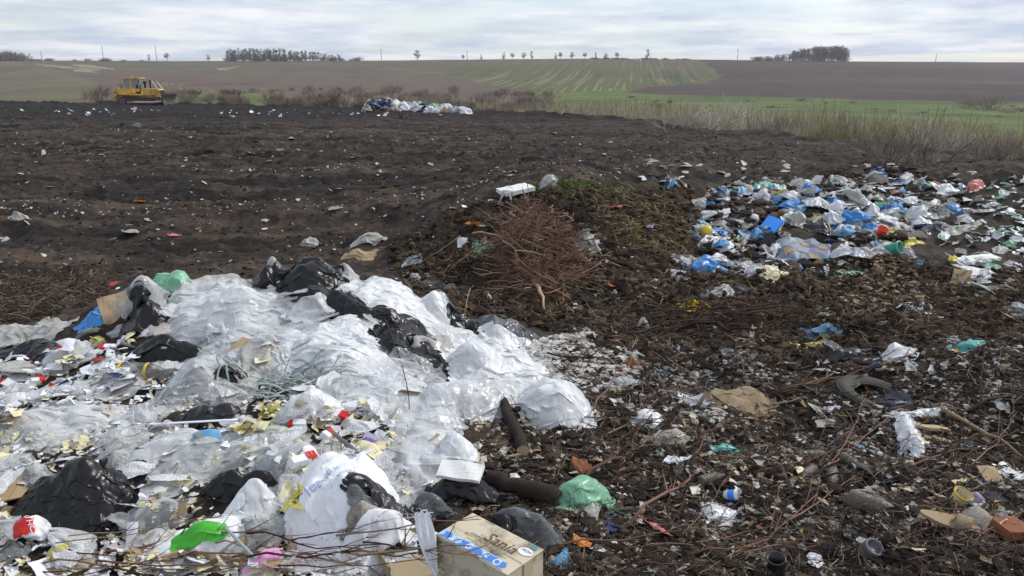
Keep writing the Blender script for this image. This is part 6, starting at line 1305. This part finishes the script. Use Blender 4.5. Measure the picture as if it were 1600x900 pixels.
for k in range(150):
    px = rg.uniform(850, 1680); e_ = float(np.interp(px, *EDGE)); Yd = e_+rg.uniform(2, 26)*e_/30; base_ = np.interp(px, [850, 1000, 1200, 1300, 1450, 1600, 1700], [156, 168, 176, 190, 194, 216, 228])
    tall = 1 if rg.random() < .4 else 0; yt = base_+rg.uniform(-6, 14)-tall*rg.uniform(2, 14)
    m = rg.choices(('drystem', 'willow', 'greystem', 'paletwigs'), (.5, .2 if px > 1080 else .06, .12, .24))[0]
    shrub(px, Yd, yt, m, *LBL[m], hmin=.7, hmax=5.5, wide=rg.uniform(.8, 1.5))
for px, Yd, yt, m, lab in ((1415, 17.6, 246, 'greystem', 'dark tangled bush behind the blue rag of the rubbish heap'), (1080, 45, 184, 'greystem', 'small dark bare tree like bush at the edge left of the yellow green shrubs'), (1590, 19, 262, 'greystem', 'low brown bush at the right edge of the dump')):
    shrub(px, Yd, yt, m, lab, None, hmin=.9, hmax=3., wide=1.5)
S2 = {'plumstem': ('plum brown bare shrub on the scrub slope beyond the dump', 'plum brown shrubs of the scrub slope'), 'greystem': ('grey brown bare shrub on the scrub slope beyond the dump', 'grey brown shrubs of the scrub slope'), 'drystem': ('straw coloured shrub on the scrub slope beyond the dump', 'straw coloured shrubs of the scrub slope')}
for k in range(250):
    if k < 170: px = rg.uniform(190, 860); u = rg.random(); Yd = 120*(2.9)**u
    else: px = rg.uniform(430, 900); Yd = rg.uniform(92, 170)
    m = rg.choices(('plumstem', 'greystem', 'drystem'), (.42, .42, .16))[0]; x = at(px, 150, Yd)[0]; z = groundz(x, Yd); h = rg.uniform(1.0, 2.7)*(1. if 480 < px < 860 else .7)*(.75+Yd/500)
    o = link('shrub', rg.choice(SHRF), None, (x, Yd, z-.05), (0, 0, rg.uniform(0, 6.28)), (h*rg.uniform(.9, 1.7), h*rg.uniform(.9, 1.7), h)); setmat(o, M[m]); tag(o, S2[m][0], 'shrub', S2[m][1])
for px, Yd, h, lab in ((158, 150, 3.4, 'grey green bush on the sloping field left of the bulldozer'), (140, 175, 2., 'small dark bush above the grey green one'), (430, 118, 2.6, 'dark round bush on the green strip right of the bulldozer'), (504, 112, 2.6, 'dark upright bush left of the far heap'), (722, 100, 3., 'dark bush at the right end of the far heap'), (1545, 250, 5, 'pale bush clump at the far side of the meadow'), (1515, 255, 4, 'grey bush left of the pale clump at the far side of the meadow')):
    x = at(px, 150, Yd)[0]; o = link('shrub', rg.choice(SHRF), None, (x, Yd, groundz(x, Yd)-.05), (0, 0, rg.uniform(0, 6)), (h*1.2, h*1.2, h)); setmat(o, M['drystem' if px > 1500 else 'greystem']); tag(o, lab, 'shrub')
for k in range(60):
    px = rg.uniform(860, 1640); Yd = rg.uniform(95, 330); x = at(px, 150, Yd)[0]; h = rg.uniform(.4, 1.5); o = link('shrub', rg.choice(SHRF), None, (x, Yd, groundz(x, Yd)-.05), (0, 0, rg.uniform(0, 6)), (h*2.2, h*2.2, h)); setmat(o, M[rg.choice(('drystem', 'greystem', 'willow'))]); tag(o, 'low tuft of dry growth in the green meadow', 'shrub', 'tufts in the green meadow')
def tree_meshes(k, spread, nbr, bare0):
    r_ = np.random.default_rng(700+k); tk = MB(); cr_ = MB(); n = 7; s = np.linspace(0, 1, n)[:, None]
    P = np.concatenate([np.cumsum(r_.normal(0, .012, (n, 2)), 0), s*.82], 1); tk.tube(P, np.linspace(.020, .006, n), 6)
    for i in range(nbr):
        f = r_.uniform(bare0, 1); c = np.array([np.interp(f, s[:, 0], P[:, j]) for j in range(3)]); a = r_.uniform(0, 6.28); up = r_.uniform(.35, 1.1); d = np.array((math.cos(a), math.sin(a), up)); d /= np.linalg.norm(d); L = spread*r_.uniform(.5, 1.)*(1.15-f*.6)
        q_ = c+np.linspace(0, 1, 4)[:, None]*d*L+np.linspace(0, 1, 4)[:, None]**2*np.array((0, 0, .05)); cr_.tube(q_, np.linspace(.009, .004, 4), 3, False)
        for j in range(9):
            b = q_[1]+(q_[3]-q_[1])*r_.random(); e = d*.6+r_.normal(0, .6, 3); e[2] = abs(e[2])*.8+.1; e /= np.linalg.norm(e); l = L*r_.uniform(.25, .6); cr_.tube(np.array([b, b+e*l*.5, b+e*l+r_.normal(0, .01, 3)]), np.array((.0085, .007, .004)), 3, False)
    return tk.mesh('trunk', M['trunk']), cr_.mesh('crown', M['crown'])
TREE = [tree_meshes(0, .28, 38, .06), tree_meshes(1, .20, 38, .10), tree_meshes(2, .36, 36, .15), tree_meshes(3, .28, 34, .05), tree_meshes(4, .40, 32, .38)]
def tree(px, h, label, group=None, kind=None, Yd=690., w_=1.):
    x = at(px, 95, Yd)[0]; z = float(farz(np.array([[x]]), np.array([[Yd]]))[0, 0]); e = empty('bare_tree', label, 'tree', (x, Yd, z-.2), rg.uniform(0, 6.28), group); e.scale = (h*w_, h*w_, h)
    a, b = TREE[rg.randrange(4) if kind is None else kind]; link('trunk', a, e); link('crown', b, e); return e
for k in range(66):
    u = k/65; px = 356+176*u+rg.uniform(-2.5, 2.5); h = (11.5-5.5*max(0, (u-.45)/.55))*rg.uniform(.8, 1.1); tree(px, h, 'bare tree in the long row on the left skyline', 'trees of the left skyline row', rg.choice((0, 1, 3)), 690+rg.uniform(-6, 8), 1.25)
for k in range(80):
    u = rg.random()**.85; px = 1188+134*u; h = (4.+9.5*smooth(0, .75, u))*rg.uniform(.85, 1.08); tree(px, h, 'bare tree in the dense grove on the right skyline', 'trees of the right skyline grove', rg.choice((0, 1, 2, 3)), 700+rg.uniform(-8, 8), 1.3)
for px, h, kd, lab in ((653,9.5,2,'lone round bare tree on the skyline above the scrub slope'), (262,7.5,4,'leaning bare tree right of the second pole on the left skyline'), (233,6.5,1,'thin bare tree left of the second pole on the left skyline'), (325,6,2,'small bushy bare tree left of the long tree row'), (1011,10,1,'tall lone bare tree above the striped field'), (787,7,3,'bare tree at the left of the middle skyline group'), (800,6,4,'low wide bare tree in the middle skyline group'), (818,6.5,2,'round bare tree in the middle skyline group'), (831,8,1,'tallest bare tree in the middle skyline group'),
   (868,6,3,'first bare tree of the line left above the striped field'), (876,6.5,4,'second bare tree of the line above the striped field'), (893,6.5,2,'third bare tree of the line above the striped field'), (914,6,4,'fourth bare tree of the line above the striped field'), (931,6.5,1,'dark narrow bare tree of the line above the striped field'), (946,5.5,2,'small bare tree right of the dark narrow one'), (964,6.5,4,'last bare tree of the line above the striped field'), (752,5,3,'small bare tree left of the middle skyline group'), (724,5,4,'low bare tree left of the small one on the middle skyline')):
    tree(px, h, lab, None, kd, 690, 1.3)
for k in range(60):
    px = rg.uniform(352, 560) if k < 32 else rg.uniform(1180, 1322); x = at(px, 95, 692)[0]; z = float(farz(np.array([[x]]), np.array([[692.]]))[0, 0]); h = rg.uniform(1.6, 4.); o = link('shrub', rg.choice(SHRF), None, (x, 692, z-.2), (0, 0, rg.uniform(0, 6)), (h*1.5, h*1.5, h)); setmat(o, M['greystem'])
    tag(o, 'bare undergrowth bush at the foot of the '+('long left skyline tree row' if k < 32 else 'right skyline grove'), 'shrub', 'undergrowth of the '+('left skyline row' if k < 32 else 'right skyline grove'))
for k in range(26):
    px = rg.choice((rg.uniform(-20, 62), rg.uniform(-20, 140), rg.uniform(130, 230))); x = at(px, 95, 560)[0]; z = float(farz(np.array([[x]]), np.array([[680.]]))[0, 0]); h = rg.uniform(3, 8)*(1.3 if px < 40 else .55)
    o = link('shrub', rg.choice(SHRF), None, (at(px, 95, 680)[0], 680, z-.3), (0, 0, rg.uniform(0, 6)), (h*1.5, h*1.5, h)); setmat(o, M['greystem']); tag(o, 'dark bare bush on the far left skyline', 'shrub', 'bushes of the far left skyline')
for px, yt, lab in ((162,72,'utility pole at the far left of the skyline'), (245,71,'utility pole between two bare trees on the left skyline'), (596,76,'utility pole right of the long tree row'), (730,79,'short utility pole right of the lone round tree'), (1152,76,'utility pole left of the right skyline grove'), (1462,84,'faint utility pole above the ploughed field'), (66,80,'utility pole above the left hillside field')):
    x = at(px, 95, 695)[0]; z = float(farz(np.array([[x]]), np.array([[695.]]))[0, 0]); h = max(3, at(px, yt, 695)[2]-z); e = empty('utility_pole', lab, 'pole', (x, 695, z-.2)); link('post', MB().tube([(0, 0, 0), (0, 0, h)], [.26, .18], 6).mesh('post', M['pole']), e); link('crossarm', MB().box((0, 0, h-.7), (1.5, .15, .15)).mesh('crossarm', M['pole']), e)
for px, lab in ((993,'left one of two white masonry pillars on the skyline above the striped field'), (1001,'right one of two white masonry pillars on the skyline above the striped field')):
    x = at(px, 95, 660)[0]; z = float(farz(np.array([[x]]), np.array([[660.]]))[0, 0]); e = empty('masonry_pillar', lab, 'pillar', (x, 660, z-.2)); link('shaft', MB().box((0, 0, 1.3), (1.2, 1., 2.6), None, 0, .9).mesh('shaft', M['pillar']), e); link('cap', MB().box((0, 0, 2.68), (1.4, 1.2, .16)).mesh('cap', M['pillar']), e)
for k in range(34):
    px = rg.uniform(925, 1082); x = at(px, 92, 694)[0]; z = float(farz(np.array([[x]]), np.array([[694.]]))[0, 0]); h = rg.uniform(1., 1.9); o = link('shrub', rg.choice(SHRF), None, (x, 694, z-.2), (0, 0, rg.uniform(0, 6)), (h*2, h*2, h)); setmat(o, M['plumstem']); tag(o, 'low brown hedge bush along the top of the striped field', 'shrub', 'hedge bushes on top of the striped field')
for px, py_, Yd in ((936, 144, 330), (825, 142, 330), (915, 145, 330)):
    pass
# ================================================================== keep the 300 largest of each kind, the rest become one object
def keep_largest(name, plural, limit=295):
    obs = [o for o in COL.objects if o.parent is None and o.type == 'MESH' and o.name.split('.')[0] == name and 'kind' not in o]
    if len(obs) <= limit: return
    def vis(o):
        d_ = depth(np.array(o.location)); px, py = proj(*[np.array(v) for v in o.location]); s = max(o.scale)*F/max(d_, .3); return s if -40 < px < 1640 and py < 930 else 0
    obs.sort(key=vis, reverse=True); rest = obs[limit:]; V, Fq, mi, mats, k = [], [], [], [], 0; lib = {}
    for o in rest:
        me = o.data
        if me.name not in lib:
            co = np.empty(len(me.vertices)*3, np.float32); me.vertices.foreach_get('co', co); lib[me.name] = (co.reshape(-1, 3), [tuple(p.vertices) for p in me.polygons])
        co, fs = lib[me.name]; mt = o.material_slots[0].material
        if mt not in mats: mats.append(mt)
        Mx = np.array(Matrix.LocRotScale(o.location, o.rotation_euler, o.scale)); V.append(co @ Mx[:3, :3].T+Mx[:3, 3]); Fq += [tuple(i+k for i in f) for f in fs]; mi += [mats.index(mt)]*len(fs); k += len(co)
    me = bpy.data.meshes.new(plural); me.from_pydata(np.vstack(V).tolist(), [], Fq); me.polygons.foreach_set('material_index', mi); me.polygons.foreach_set('use_smooth', [True]*len(mi))
    for m in mats: me.materials.append(m)
    for o in rest: bpy.data.objects.remove(o)
    stuff(link(plural, me), 'the smallest scattered '+plural.replace('_', ' ')+' of the dump')
for nm, pl in (('film_scrap', 'small_film_scraps'), ('paper_scrap', 'small_paper_scraps'), ('crumpled_paper', 'small_crumpled_papers'), ('twig', 'small_twigs'), ('shrub', 'small_shrubs')): keep_largest(nm, pl)

# ================================================================== hazy air
hz = NT('haze_air'); pv = hz.n('VolumePrincipled', {'Color': (.86, .90, .96, 1), 'Density': .00024, 'Anisotropy': .2}); hz.t.links.new(pv.outputs[0], hz.n('OutputMaterial').inputs['Volume'])
hb = MB().box((0, 800, 20), (4200, 1700, 80)).mesh('haze', hz.m); stuff(link('haze', hb), 'thin pale haze over the country')
